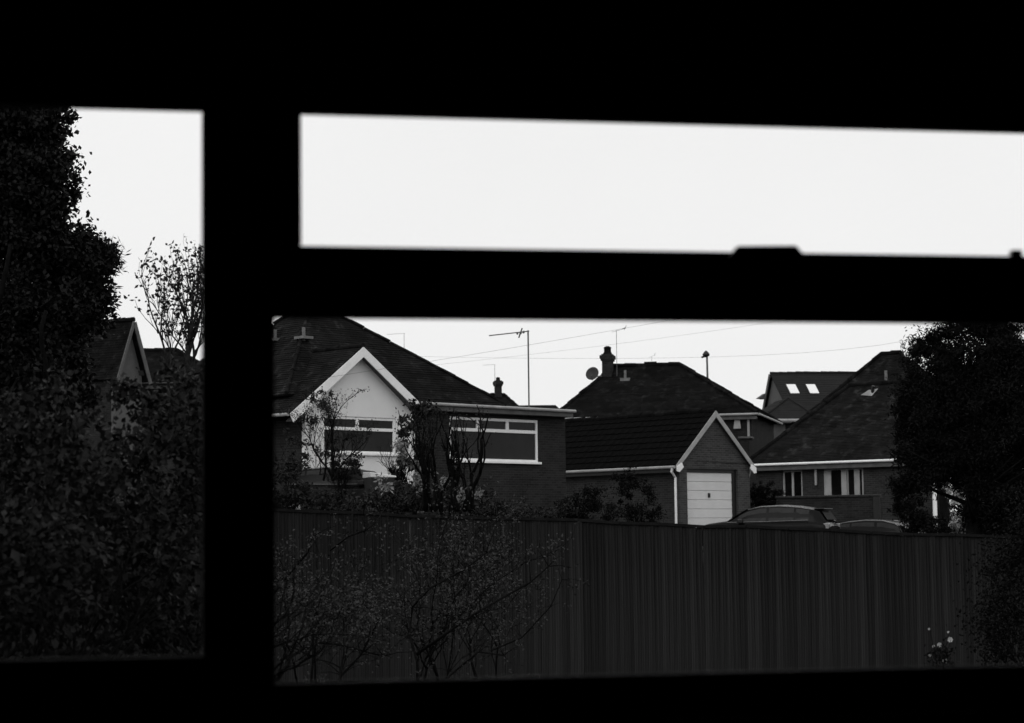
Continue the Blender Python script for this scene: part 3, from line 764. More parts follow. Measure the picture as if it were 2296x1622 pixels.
MB().add([hp+Vector((-.45, -.1, -.02)), hp+Vector((.05, -.12, -.08)), hp+Vector((.22, .14, .22)), hp+Vector((-.05, .12, .17)), hp+Vector((-.1, -.1, .16))], [(0,1,4),(1,2,4),(2,3,4),(3,0,4),(0,3,2,1)]).build('flashing', MT['offwhite'], v_)
hp = on_front(H3, 1990, 842, ze3, vr3, zr3); tu, tz = H3.hit(1989, 845, 6.5)
MB().tube([(tu, 6.4, tz-.5), (tu, 6.4, tz+.25)], .06, 8).build('vent_pipe', MT['lead'], e)

# HOUSE 4: pale slate roof with two rooflights
H4 = Frame('slate_roofed_house', 1727, 110.0, 8.0)
tag(H4.e, 'farther house with a smooth grey roof carrying two bright rooflights', 'house')
e = H4.e
va = 4.0; r0_ = H4.hit(1727, 838, va); r1_ = H4.hit(2010, 834, va); zE4 = H4.hit(1748, 935, 0)[1]
print('H4', r0_, r1_, zE4)
ul = r0_[0]
m_ = MB(); tiled(m_, [(ul, 0, zE4), (r1_[0], 0, zE4), (r1_[0], va, r0_[1]), (ul, va, r0_[1])], .25, .012)
tiled(m_, [(r1_[0], va+2.2, zE4), (ul, va+2.2, zE4), (ul, va, r0_[1]), (r1_[0], va, r0_[1])], .25, .012)
ridge(m_, (ul, va, r0_[1]+.02), (r1_[0], va, r0_[1]+.02), .09)
ro4 = m_.build('roof', MT['slate'], e)
MB().prism([(0.35, zE4-.35), (va+1.9, zE4-.35), (va, r0_[1]-.1)], 0, .15)
gw = MB(); gw.add([(ul+.12, .35, -.6), (ul+.12, va+1.9, -.6), (ul+.12, va+1.9, zE4+.1), (ul+.12, va, r0_[1]-.15), (ul+.12, .35, zE4+.1),
                   (ul+.4, .35, -.6), (ul+.4, va+1.9, -.6), (ul+.4, va+1.9, zE4+.1), (ul+.4, va, r0_[1]-.15), (ul+.4, .35, zE4+.1)],
                  [(0,1,2,3,4), (9,8,7,6,5), (0,5,6,1), (0,4,9,5), (1,6,7,2)])
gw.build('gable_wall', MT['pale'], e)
MB().box(ul+.402, r1_[0], .36, va+1.88, -.6, zE4-.05).build('wall', MT['brickC'], e)
bb = MB(); bb.bar((ul-.04, va+2.2, zE4-.1), (ul-.04, va, r0_[1]-.1), .05, .25); bb.build('bargeboard', MT['dullwood'], e)
gm = MB(); gm.prism([(ul-.42, r0_[1]-1.25), (ul-.05, r0_[1]-1.3), (ul-.05, r0_[1]-1.0)], va+1.0, va+1.6).build('dormer_edge', MT['dullwood'], e)
for px in (1777, 1821):
    P_ = [on_front(H4, px+dx, 874+dy, zE4, va, r0_[1]) for dx, dy in ((-12, -10), (8, -10), (13, 10), (-7, 10))]
    n_ = Vector((0, -(r0_[1]-zE4), va)).normalized()
    c_ = sum(P_, Vector())/4; U_ = (P_[1]-P_[0]).length/2; 
    t_ = Vector((0, va, r0_[1]-zE4)).normalized(); V_ = abs((P_[3]-P_[0]).dot(t_))/2
    mb = MB(); q = [c_+Vector((sx*U_, 0, 0))+t_*(sy*V_) for sx, sy in ((-1,-1),(1,-1),(1,1),(-1,1))]
    fo = MB()
    for i in range(4): fo.bar(q[i]+n_*.03, q[(i+1)%4]+n_*.03, .04, .05)
    f_ = fo.build('rooflight', MT['metal'], ro4)
    MB().poly([p+n_*.06 for p in q]).build('pane', MT['skyl'], f_)
# small hipped porch wing of that house
pa = H4.hit(1706, 941, -4.2); pb = H4.hit(1838, 941, -4.2); pt = H4.hit(1767, 893, -2.0)
m_ = MB(); tiled(m_, [(pa[0], -4.2, pa[1]), (pb[0], -4.2, pa[1]), (pt[0], -2.0, pt[1])], .2, .012)
tiled(m_, [(pa[0], .5, pa[1]), (pa[0], -4.2, pa[1]), (pt[0], -2.0, pt[1]), (pt[0], .4, pt[1])], .2, .012)
tiled(m_, [(pb[0], -4.2, pa[1]), (pb[0], .5, pa[1]), (pt[0], .4, pt[1]), (pt[0], -2, pt[1])], .2, .012)
wr = m_.build('wing_roof', MT['slate'], e)
h_ = MB(); ridge(h_, (pa[0], -4.2, pa[1]+.02), (pt[0], -2, pt[1]+.02), .06); ridge(h_, (pb[0], -4.2, pa[1]+.02), (pt[0], -2, pt[1]+.02), .06); h_.build('hip_tiles', MT['slate'], wr)
MB().tube([(pa[0]-.1, -4.25, pa[1]-.06), (pb[0], -4.25, pa[1]-.06)], .09, 8).build('gutter', MT['offwhite'], e)
MB().tube([(pa[0]-.1, -4.25, pa[1]-.06), (pa[0]-.1, .4, pa[1]-.06)], .09, 8).build('gutter', MT['offwhite'], e)
qa = H4.hit(1728, 960, -3.9)[0]
MB().box(qa, qa+.75, -3.9, -3.2, -.6, pa[1]-.15).build('pier', MT['pale'], e)
MB().box(qa+.752, pb[0]-.2, -3.7, .3, -.6, pa[1]-.15).build('wing_wall', MT['brickD'], e)

# FAR ROOF WITH CHIMNEY between the houses
H5 = Frame('far_house', 1118, 125.0, 5.0)
tag(H5.e, 'distant house, only its dark roof tip and stubby chimney showing above the flat roof', 'house')
a_ = H5.hit(1020, 930); b_ = H5.hit(1180, 928); r0_ = H5.hit(1100, 886, 4); r1_ = H5.hit(1130, 884, 4)
hip_house(H5, a_[0], b_[0], a_[1], r0_[0], r1_[0], 4, r0_[1], 8, 'roofB', 'brickD', gauge=.3)
cu, cz = H5.hit(1117, 886, 3.8); ct = H5.hit(1117, 866, 3.8)[1]
chimney(H5.e, cu, 3.8, cz-.4, ct, .42, .5, 1, .14, .22)
# low dark ridge seen right of it (garden buildings beyond)
p = at(1205, 910, 118); sh = Frame('low_shed', 1150, 118.0, 3.0)
tag(sh.e, 'long low dark roof just showing over the flat roof between two chimneys', 'shed')
a_ = sh.hit(1130, 925); b_ = sh.hit(1262, 925); t_ = sh.hit(1200, 909, 1.5)
sr = MB(); tiled(sr, [(a_[0], 0, a_[1]), (b_[0], 0, a_[1]), (b_[0]-.3, 1.5, t_[1]), (a_[0]+.3, 1.5, t_[1])], .2)
tiled(sr, [(b_[0], 3, a_[1]), (a_[0], 3, a_[1]), (a_[0]+.3, 1.5, t_[1]), (b_[0]-.3, 1.5, t_[1])], .2)
sr.build('roof', MT['roofB'], sh.e); MB().box(a_[0]+.2, b_[0]-.2, .2, 2.8, -.6, a_[1]-.03).build('wall', MT['brickD'], sh.e)

# LEFT HOUSES seen through the tall light
H6 = Frame('narrow_gabled_house', 268, 84.0, 60.0)
tag(H6.e, 'steep gabled house partly hidden by the ivy-clad tree, pale gable wall facing right', 'house')
e = H6.e
a_ = H6.hit(300, 718, -.25); l_ = H6.hit(262, 850, -.25); r_ = H6.hit(330, 850, -.25); print('H6', a_, l_, r_)
zz = l_[1]; um6 = a_[0]; hwid = max(um6-l_[0], .5); 
m_ = MB(); tiled(m_, [(um6-hwid, 7, zz), (um6-hwid, -.25, zz), (um6, -.25, a_[1]), (um6, 7, a_[1])], .11)
tiled(m_, [(um6+hwid, -.25, zz), (um6+hwid, 7, zz), (um6, 7, a_[1]), (um6, -.25, a_[1])], .11)
ridge(m_, (um6, -.25, a_[1]+.03), (um6, 7, a_[1]+.03), .1)
m_.build('roof', MT['roofB'], e)
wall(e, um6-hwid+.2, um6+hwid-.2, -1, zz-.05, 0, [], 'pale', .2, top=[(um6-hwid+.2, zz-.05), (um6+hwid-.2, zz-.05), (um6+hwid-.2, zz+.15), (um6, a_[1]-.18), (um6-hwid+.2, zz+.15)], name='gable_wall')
MB().box(um6-hwid+.2, um6-hwid+.4, .202, 6.8, -1, zz).build('side_wall', MT['brickD'], e)
bb = MB(); bb.bar((um6-hwid, -.28, zz-.08), (um6, -.28, a_[1]-.08), .04, .14); bb.build('bargeboard', MT['dullwood'], e)
bb = MB(); bb.bar((um6+.02, -.28, a_[1]-.1), (um6+hwid, -.28, zz-.08), .04, .2); bb.build('bargeboard', MT['dullwood'], e)
H7 = Frame('low_roofed_house', 330, 92.0, 4.0)
tag(H7.e, 'low dark roof and dim brick wall beside the steep gable, behind the budding tree', 'house')
a_ = H7.hit(230, 860); b_ = H7.hit(520, 858); r0_ = H7.hit(270, 787, 3.5); r1_ = H7.hit(397, 787, 3.5)
hip_house(H7, a_[0], b_[0], a_[1], r0_[0], r1_[0], 3.5, r1_[1], 7, 'roofB', 'brickC', gut='black')

# ------------------------------------------------------------------ YARD WALL and the bungalow's hedge
YW = Frame('yard_wall', 1742, 76.0, -20.0)
tag(YW.e, 'low brick yard wall with a dark coping in front of the bungalow patio doors', 'wall')
wz = YW.hit(1800, 1112)[1]; wa = YW.hit(1740, 1112)[0]; wb = YW.hit(1972, 1112)[0]
MB().box(wa, wb, 0, .22, -1.2, wz-.08).build('brickwork', MT['brickD'], YW.e)
n_ = 10
for i in range(n_):
    MB().box(wa-.03+(wb-wa+.06)*i/n_+.004, wa-.03+(wb-wa+.06)*(i+1)/n_-.004, -.04, .26, wz-.079, wz).build('coping_stone', MT['black'], YW.e, bevel=.01)
MB().box(wb-.22, wb+.02, -.06, -.001, -1.2, wz-.082).build('end_pier', MT['black'], YW.e)
# the yard wall of the garage side (between house and garage)
# ------------------------------------------------------------------ FENCE
FN = Frame('closeboard_fence', 600, 34.0, 3.5, base=0.0)
tag(FN.e, 'tall weathered close-board fence of upright boards crossing the whole lower view', 'fence')
fa = FN.hit(560, 1142); fb = FN.hit(1402, 1171); fc = FN.hit(2296, 1205)
print('fence tops', fa, fb, fc)
uf0 = FN.hit(-60, 1125)[0]; uf1 = FN.hit(2420, 1205)[0]
def ftop(u):
    return ftop0(u) + .012*math.sin(u*1.7) + .009*math.sin(u*4.1+1)
def ftop0(u):
    if u < fb[0]: return fa[1]+(u-fa[0])*(fb[1]-fa[1])/(fb[0]-fa[0])
    return fb[1]+(u-fb[0])*(fc[1]-fb[1])/(fc[0]-fb[0])
rng = random.Random(11)
bwid = .115; nb = int((uf1-uf0)/bwid)
vari = []
for s_ in range(6):       # six board shapes: feather edge, slight warp
    q = MB(); z0_, z1_ = 0, 1.0; rr = random.Random(s_); wv_ = [rr.uniform(-.006, .006) for _ in range(5)]
    for i in range(4):
        za, zb_ = i/4, (i+1)/4; A, B = wv_[i], wv_[i+1]
        q.add([(0+A, 0, za), (bwid+.012+A, -.024, za), (bwid+.012+B, -.024, zb_), (0+B, 0, zb_)], [(0, 1, 2, 3)])
        q.add([(bwid+.012+A, -.024, za), (bwid+.012+A, .004, za), (bwid+.012+B, .004, zb_), (bwid+.012+B, -.024, zb_)], [(0, 1, 2, 3)])
        q.add([(bwid+.012+A, .004, za), (A, .008, za), (B, .008, zb_), (bwid+.012+B, .004, zb_)], [(0, 1, 2, 3)])
    m2 = MT['board']
    vari.append([q.mesh('fence_board', m2)])
tones = []
for k, v_ in enumerate((.0145, .0165, .0185, .0215)):
    tones.append(mat('fence_board_tone', v_, rough=.95, amp=.75, scale=2.0, stretch=(22, 22, .45), bump=.8, bscale=3, spec=.03))
vm = []
for s_ in range(6):
    for t_ in tones:
        me = vari[s_][0].copy(); me.materials.clear(); me.materials.append(t_); vm.append(me)
for i in range(nb):
    u = uf0+i*bwid; tp = ftop(u)+rng.uniform(-.016, .006)-.02
    o = link('fence_board', rng.choice(vm), FN.e, (u, rng.uniform(-.010, .010), -.75), (0, rng.gauss(0, .003), rng.gauss(0, .06)))
    o.scale = (1, 1, tp+.75)
for i in range(0, nb, 24):
    u = uf0+i*bwid; tp = ftop(u)
    MB().box(u-.05, u+.05, .03, .13, -.5, tp).build('fence_post', MT['boardcap'], FN.e)
segs = [uf0+(uf1-uf0)*i/26 for i in range(27)]
for a, b in zip(segs, segs[1:]):
    MB().prism([(a, ftop(a)-.03), (b-.01, ftop(b)-.03), (b-.01, ftop(b)+.015), (a, ftop(a)+.015)], -.045, .04).build('capping_rail', MT['boardcap'], FN.e)
    for zz_ in (.35, 1.0, 1.6): MB().bar((a, .05, zz_), (b-.01, .05, zz_), .07, .08).build('back_rail', MT['boardcap'], FN.e)

# ------------------------------------------------------------------ CARS
def make_car(name, label):
    e = bpy.data.objects.new(name, None); col.objects.link(e); tag(e, label, 'car', 'dark cars parked beyond the fence')
    # x forward (nose at -x), y across, z up. body lofted from cross sections
    st = [(-2.12, .42, .66, .58), (-2.0, .30, .82, .74), (-1.6, .26, .93, .83), (-1.0, .24, 1.0, .87), (-.5, .22, .95, .88), (.3, .22, .96, .89), (1.0, .22, .97, .885), (1.6, .24, .98, .87), (1.98, .28, .94, .80), (2.10, .38, .80, .66)]
    b = MB(); n = 12
    for x, zb, zt, hw in st:
        ring = [(-hw*.86, zb), (hw*.86, zb), (hw*.98, zb+.12), (hw, (zb+zt)/2), (hw*.98, zt-.12), (hw*.90, zt-.02), (hw*.55, zt+.012), (0, zt+.02), (-hw*.55, zt+.012), (-hw*.90, zt-.02), (-hw*.98, zt-.12), (-hw, (zb+zt)/2), (-hw*.98, zb+.12)]
        n = len(ring); b.v += [(x, y, z) for y, z in ring]
    for i in range(len(st)-1):
        for j in range(n): q = (j+1) % n; b.f.append((i*n+j, i*n+q, (i+1)*n+q, (i+1)*n+j))
    b.f.append(tuple(range(n))); b.f.append(tuple(range((len(st)-1)*n+n-1, (len(st)-1)*n-1, -1)))
    bo = b.build('body', MT['carpaint'], e, smooth=True, bevel=.01)
    # cabin: (x, z, half width) along the roof line
    cs = [(-1.0, .93, .76), (-.70, 1.13, .70), (-.35, 1.34, .64), (.05, 1.43, .61), (.6, 1.45, .60), (1.15, 1.41, .59), (1.62, 1.33, .57), (1.78, 1.28, .55), (2.0, .96, .62)]
    c = MB(); n = 7
    for x, z, hw in cs:
        base = .92; bw2 = .80 if x < 1.7 else .74
        ring = [(-bw2, base), (-(bw2*.6+hw*.4), base+(z-base)*.5), (-hw, z-.03*(z-base > .1)), (0, z+.02), (hw, z-.03*(z-base > .1)), ((bw2*.6+hw*.4), base+(z-base)*.5), (bw2, base)]
        c.v += [(x, y, zz) for y, zz in ring]
    for i in range(len(cs)-1):
        for j in (0, 1, 4, 5): c.f.append((i*n+j, i*n+j+1, (i+1)*n+j+1, (i+1)*n+j))
    co = c.build('cabin', MT['carpaint'], e, smooth=True)
    rp = MB(); rp.v = list(c.v)
    for i in range(len(cs)-1):
        for j in (2, 3): rp.f.append((i*n+j, i*n+j+1, (i+1)*n+j+1, (i+1)*n+j))
    rp.build('roof_panel', MT['carpaint'], e, smooth=True)
    for sgn in (-1, 1):
        MB().tube([(x, sgn*(hw+.004), z-.01) for x, z, hw in cs[2:7]], .012, 6).build('roof_rail', MT['rim'], e, smooth=True)
        MB().tube([(-.95, sgn*.835, .965), (.3, sgn*.83, .975), (1.5, sgn*.82, 1.0)], .010, 5).build('waist_trim', MT['lead'], e)
    def side(x, t):       # point on cabin side at height fraction t
        for (xa, za, ha), (xb, zb, hb) in zip(cs, cs[1:]):
            if xa <= x <= xb: k = (x-xa)/(xb-xa); z = za+(zb-za)*k; h = ha+(hb-ha)*k; break
        return .80+(h-.80)*t**1.0, .92+(z-.92)*t
    for sgn in (-1, 1):
        for x0, x1, nm in ((-.62, .22, 'side_window'), (.30, 1.05, 'side_window'), (1.11, 1.5, 'quarter_window')):
            q = MB(); N = 5; k0 = len(q.v)
            for i in range(N+1):
                x = x0+(x1-x0)*i/N
                for t in (.10, .5, .86): y, z = side(x, t); q.v.append((x, sgn*(y+.012), z))
            for i in range(N):
                for j in range(2): q.f.append((i*3+j, (i+1)*3+j, (i+1)*3+j+1, i*3+j+1))
            q.build(nm, MT['carglass'], e, smooth=True)
        MB().box(-.62, -.45, sgn*.84-.09 if sgn < 0 else .80, sgn*.84+.09 if sgn > 0 else -.80, .93, 1.06).build('mirror', MT['black'], e, bevel=.03)
        MB().box(-2.06, -1.85, min(sgn*.42, sgn*.70), max(sgn*.42, sgn*.70), .60, .74).build('headlight', MT['lamp'], e, bevel=.02)
        MB().box(1.93, 2.08, min(sgn*.50, sgn*.76), max(sgn*.50, sgn*.76), .72, .90).build('tail_light', MT['lamp'], e, bevel=.02)
        for x in (-1.32, 1.30):
            wh = MB(); wh.lathe([(.20, -.10), (.30, -.105), (.325, -.07), (.325, .07), (.30, .105), (.20, .10)], 20)
            wo_ = wh.build('wheel', MT['tyre'], e, smooth=True); wo_.location = (x, sgn*.80, .325); wo_.rotation_euler = (R(90), 0, 0)
            rmb = MB().lathe([(.19, -.108), (.19, .108)], 16).build('rim', MT['rim'], wo_)
    MB().add([(-1.0, -.70, .96), (-1.0, .70, .96), (-.40, .58, 1.325), (-.40, -.58, 1.325)], [(0, 1, 2, 3)]).build('windscreen', MT['carglass'], e).location = (-.015, 0, .025)
    MB().add([(1.99, -.60, 1.0), (1.99, .60, 1.0), (1.80, .52, 1.27), (1.80, -.52, 1.27)], [(0, 3, 2, 1)]).build('rear_window', MT['rearglass'], e).location = (.03, 0, .01)
    MB().box(1.60, 1.92, -.54, .54, 1.315, 1.345).build('spoiler', MT['black'], e, bevel=.012)
    MB().box(2.085, 2.115, -.26, .26, .55, .66).build('number_plate', MT['offwhite'], e)
    MB().box(-2.14, -1.98, -.6, .6, .34, .46).build('bumper_grille', MT['black'], e, bevel=.03)
    return e
car = make_car('parked_car', 'dark hatchback with its nose to the pale garage door')
c_ = at(1716, 1150, 63.5); car.location = (c_.x, c_.y, at(1722, 1133, 63.5).z-1.47); car.rotation_euler = (0, 0, R(-22))
print('car', car.location, gz(c_.x, c_.y))
for nm, px, py, Y, rz, lb in (('a', 1998, 1164, 66.0, 150, 'dark car almost hidden beside the big evergreen right of the yard wall'),
                              ('b', 790, 1046, 57.0, 165, 'dark car standing under the pale gable behind the tangled shrubs')):
    k = copy_tree(car); p = at(px, py, Y); k.location = (p.x, p.y, p.z-1.47); k.rotation_euler = (0, 0, R(rz)); k['label'] = lb
    print('car', k.location, gz(p.x, p.y))

# wheelie bin with its pale lid
p = at(850, 1065, 55.0)
wb_ = bpy.data.objects.new('wheelie_bin', None); col.objects.link(wb_); tag(wb_, 'dark wheelie bin with a pale sloping lid below the gable window', 'bin')
wb_.location = (p.x, p.y, p.z-1.08); wb_.rotation_euler = (0, 0, R(20))
MB().add([(-.24, -.27, .05), (.24, -.27, .05), (.24, .27, .05), (-.24, .27, .05), (-.32, -.36, 1.0), (.32, -.36, 1.0), (.32, .36, 1.0), (-.32, .36, 1.0)],
         [(0, 3, 2, 1), (4, 5, 6, 7), (0, 1, 5, 4), (1, 2, 6, 5), (2, 3, 7, 6), (3, 0, 4, 7)]).build('body', MT['bin'], wb_, bevel=.02)
MB().add([(-.34, -.38, 1.002), (.36, -.38, 1.002), (.36, .38, 1.002), (-.34, .38, 1.002), (-.34, -.36, 1.14), (.36, -.36, 1.04), (.36, .36, 1.08), (-.34, .36, 1.16)],
         [(0, 3, 2, 1), (4, 5, 6, 7), (0, 1, 5, 4), (1, 2, 6, 5), (2, 3, 7, 6), (3, 0, 4, 7)]).build('lid', MT['binlid'], wb_, bevel=.02)
for s_ in (-1, 1):
    o = MB().lathe([(.1, -.03), (.1, .03)], 14).build('wheel', MT['tyre'], wb_); o.location = (s_*.24, .27, .1); o.rotation_euler = (0, R(90), 0)

# ------------------------------------------------------------------ AERIALS, LAMP, POLE, WIRES
def aerial(px, y_top, y_bot, Y, label, boom=None, els=(), r=.022, lean=2, name='television_aerial'):
    b = at(px+lean, y_bot, Y); t = at(px, y_top, Y)
    t.x = b.x + (t.x-b.x)
    e = bpy.data.objects.new(name, None); col.objects.link(e); e.location = b; tag(e, label, 'aerial', 'television aerials on the roofs')
    MB().tube([(0, 0, -.5), t-b], r, 6).build('mast', MT['metal'], e)
    if boom:
        p0 = at(boom[0], boom[1], Y)-b; p1 = at(boom[2], boom[3], Y)-b
        bm_ = MB().tube([p0, p1], r*.7, 6).build('boom', MT['metal'], e)
        n_ = int((p1-p0).length/.14)
        for i in range(n_+1):
            c = p0+(p1-p0)*(i/max(1, n_)); MB().tube([c-Vector((0, .13, 0)), c+Vector((0, .13, 0))], r*.35, 5).build('element', MT['metal'], bm_)
    for (x, y, wdt, h, tilt) in els:
        c = at(x, y, Y)-b; q = MB()
        dx = wdt/2*Y/FPX; dz_ = h/2*Y/FPX
        q.tube([c+Vector((-dx, 0, -dz_)), c+Vector((dx, 0, dz_))], r*.9, 6); q.tube([c+Vector((-dx*.3, -.15, 0)), c+Vector((dx*.3, .15, 0))], r*1.2, 6)
        q.build('reflector', MT['metal'], e)
    return e
aerial(1184, 741, 905, 70, 'tallest aerial, its mast rising from the flat roof with a long boom to the left', (1097, 753, 1186, 743), ((1167, 747, 8, 22, 0), (1174, 745, 4, 5, 0), (1160, 748, 3, 4, 0)), r=.026)
aerial(906, 748, 782, 84, 'faint thin aerial above the slope of the big hipped roof', (868, 750, 908, 748), (), r=.008, lean=0)
aerial(1109, 819, 852, 123, 'small bent aerial over the stubby far chimney', (1083, 819, 1111, 818), (), r=.011, lean=1)
aerial(1382, 741, 818, 92, 'thin aerial standing right of the squat chimney', (1372, 745, 1404, 736), ((1402, 735, 5, 11, 0), (1398, 737, 9, 4, 0)), r=.011, lean=1)
aerial(1461, 800, 821, 110, 'very small aerial peeping over the middle of the dark ridge', (1455, 802, 1470, 796), ((1468, 795, 3, 8, 0),), r=.007, lean=0)
# street lamp
b = at(1588, 860, 108); e = bpy.data.objects.new('street_lamp', None); col.objects.link(e); tag(e, 'slim street lamp behind the right slope of the dark hipped roof', 'street lamp')
e.location = (b.x, b.y, gz(b.x, b.y)); t = L3(e, at(1585, 797, 108))
MB().tube([(0, 0, 0), (0, 0, t.z*.3), (t.x*.6, 0, t.z*.7), t], [.09, .07, .06, .05], 8).build('pole', MT['metal'], e)
MB().lathe([(.05, -.10), (.17, -.02), (.19, .04), (.12, .15), (.03, .24)], 12, (t.x-.04, t.y, t.z)).build('lantern', MT['black'], e, smooth=True)
MB().tube([t+Vector((-.05, 0, -.05)), t+Vector((-.28, 0, -.10))], .05, 6).build('arm', MT['black'], e)
# telegraph pole
b = at(2098, 900, 60); e = bpy.data.objects.new('telegraph_pole', None); col.objects.link(e); tag(e, 'dark wooden telegraph pole rising among the evergreen branches on the right', 'pole')
e.location = (b.x, b.y, gz(b.x, b.y)); t = L3(e, at(2098, 741, 60))
MB().tube([(t.x+.1, 0, -.3), t], [.13, .075], 10).build('shaft', MT['bark'], e)
MB().tube([t+Vector((-.09, 0, -.16)), t+Vector((.09, 0, -.16))], .03, 6).build('insulator', MT['black'], e)
def wire(pts, label, r=.009):
    P_ = [at(*p) for p in pts]; o0 = P_[0]; n = 14; a, b = P_[0], P_[-1]; mid = P_[1] if len(P_) > 2 else (a+b)/2
    q = []
    for i in range(n+1):
        t = i/n; q.append(a*(1-t)*(1-2*t) + mid*4*t*(1-t) + b*t*(2*t-1) - o0)
    o = MB().tube(q, r, 5).build('overhead_wire', MT['wire']); o.location = o0
    tag(o, label, 'cable', 'overhead wires')
wire([(560, 872, 57), (1060, 795, 63), (1570, 706, 70)], 'steep overhead wire crossing the pale gable and rising to the right', .0036)
wire([(700, 845, 90), (1250, 788, 85), (1800, 712, 80)], 'fainter overhead wire running just below the steepest one', .0032)
wire([(600, 790, 95), (1500, 803, 78), (2098, 749, 60)], 'overhead wire ending at the telegraph pole', .0034)

# ================================================================== VEGETATION
# 1. the ivy-clad tree, far left
tx = at(-60, 1000, 30); T = tree_root('ivy_clad_tree', 'towering ivy-clad tree filling the left edge of the view', 'tree', tx.x, tx.y)
mb = MB(); tips = []
grow(mb, (0, 0, -.3), (-.12, 0, 1), .22, 2.6, 3, random.Random(2), tips, .5, .45, 8, (2, 3), .75)
mb.build('trunk', MT['bark'], T, smooth=True)
bl = [blobpx(T, 20, 260, 30, 128, 120), blobpx(T, 10, 400, 30, 150, 110), blobpx(T, 40, 520, 30, 120, 100), blobpx(T, -20, 330, 30, 150, 250),
      blobpx(T, 150, 590, 30, 82, 80), blobpx(T, 200, 600, 30, 55, 45), blobpx(T, 90, 700, 30, 140, 110), blobpx(T, 190, 670, 30, 48, 60), blobpx(T, 60, 860, 30, 160, 130), blobpx(T, 0, 160, 30, 140, 140),
      blobpx(T, 0, 1000, 30, 160, 180)]
leaves('crown', T, bl, 170000, .08, .055, MT['leafD'], 5, .20, 1100, .25)
leaves('ivy_spray', T, [blobpx(T, 166, 415, 30, 10, 42), blobpx(T, 157, 265, 30, 10, 18), blobpx(T, 160, 345, 30, 8, 25)], 420, .07, .05, MT['leafD'], 6, .06, 14, .2)
leaves('feathery_spray', T, [blobpx(T, 245, 590, 30, 22, 40), blobpx(T, 232, 560, 30, 25, 20), blobpx(T, 232, 655, 30, 18, 40)], 1500, .13, .02, MT['leafD'], 8, .10, 60, .2)
# 2. thin budding tree
def twig_tree(name, label, px, pbase, Y, seed, height, r, lean, m, leafm, lsize, nl, depth=4, spread=.42, upb=.35, group=None, stems=3, lc=.07, shrink=.74, kids=(2, 3), sprd=.12, leafpart='leaf_cluster', mn=6):
    b = at(px, pbase, Y); e = tree_root(name, label, 'tree' if height > 3 else 'shrub', b.x, b.y, b.z)
    rg = random.Random(seed); mb = MB(); tips = []
    for s_ in range(stems):
        d = Vector((rg.gauss(lean, sprd), rg.gauss(0, sprd), 1)).normalized()
        grow(mb, (rg.uniform(-.15, .15)*stems*.3, rg.uniform(-.15, .15), -.2), d, r*rg.uniform(.7, 1.1), height*.36*rg.uniform(.8, 1.1), depth, rg, tips, upb, spread, 6, kids, shrink)
    mb.build('branches', m, e, smooth=True)
    if nl:
        rg2 = np.random.default_rng(seed); bl = [(tuple(p), (lc, lc, lc)) for p, d in tips]
        leaves(leafpart, e, bl, nl, lsize, lsize*.6, leafm, seed, lc*.6, len(bl)*2, .1, mn=mn)
    return e
twig_tree('budding_tree', 'slender tree with upright twigs and budding leaves against the sky', 400, 880, 45, 12, 4.0, .05, .02, MT['barkg'], MT['leafB'], .10, 900, 3, .26, .9, stems=5, sprd=.2, lc=.06, kids=(2, 3), mn=3)
# 3. big-leaved shrubs filling the lower left
rgl = random.Random(21)
for i, (px, py, Y, rx, rz, lb) in enumerate(((70, 1120, 13.5, 210, 260, 'broad-leaved shrub in the lower left corner below the ivy-clad tree'),
                                  (330, 1130, 15.0, 170, 230, 'broad-leaved shrub filling the tall light next to the thick mullion'))):
    b = at(px, 1500, Y); e = tree_root('leafy_shrub', lb, 'shrub', b.x, b.y, 0.0, 'broad-leaved shrubs outside the tall light')
    bl = [blobpx(e, px, py, Y, rx, rz), blobpx(e, px-40, py+150, Y-.6, rx, rz*.7), blobpx(e, px+50, py-60, Y+.4, rx*.8, rz*.85), blobpx(e, px, py+330, Y, rx, rz*.7)]
    if i: bl += [blobpx(e, 385, 865, Y, 62, 48), blobpx(e, 290, 885, Y, 55, 42), blobpx(e, 425, 900, Y-.3, 45, 60)]
    mb = MB(); tips = []
    for s_ in range(7): grow(mb, (rgl.uniform(-.3, .3), rgl.uniform(-.3, .3), -.1), (rgl.gauss(0, .3), rgl.gauss(0, .3), 1), .03, .8, 3, rgl, tips, .3, .5, 5, (2, 3), .75)
    mb.build('stems', MT['bark'], e, smooth=True)
    o, P_ = leaves('foliage', e, bl, 12500, .05, .036, MT['leafN'], 30+i, .09, 480, .3, .3)
    # the nearest leaves, one object each
    lme = MB().add([(0, 0, 0), (.035, .022, .008), (.08, 0, -.004), (.035, -.022, .008), (.035, 0, 0)], [(0, 4, 1), (4, 2, 1), (0, 3, 4), (4, 3, 2)]).mesh('leaf', MT['leafN'])
    sel = sorted(range(len(P_)), key=lambda k: P_[k][1])[:1500]; rgl.shuffle(sel)
    for k in sel[:150]:
        q = P_[k]; lf = link('leaf', lme, e, (q[0], q[1]-.03, q[2]), (rgl.uniform(-.9, .9), rgl.uniform(-.9, .9), rgl.uniform(0, 6.3))); lf.scale = (rgl.uniform(.8, 1.5),)*3
# 4. dark multi-stemmed bare tree before the brick wing
twig_tree('bare_tree', 'dark bare tree with many upright stems in front of the brick wing', 1005, 1125, 46, 44, 2.7, .06, .04, MT['bark'], MT['leafB'], .05, 700, 2, .2, .8, stems=14, sprd=.36, lc=.1, kids=(1, 2))
twig_tree('bare_tree', 'thin bare branches rising left across the pale gable', 735, 1060, 54, 51, 2.6, .04, .1, MT['bark'], MT['leafB'], .05, 350, 3, .35, .4, stems=4, sprd=.25, lc=.1, kids=(2, 3))
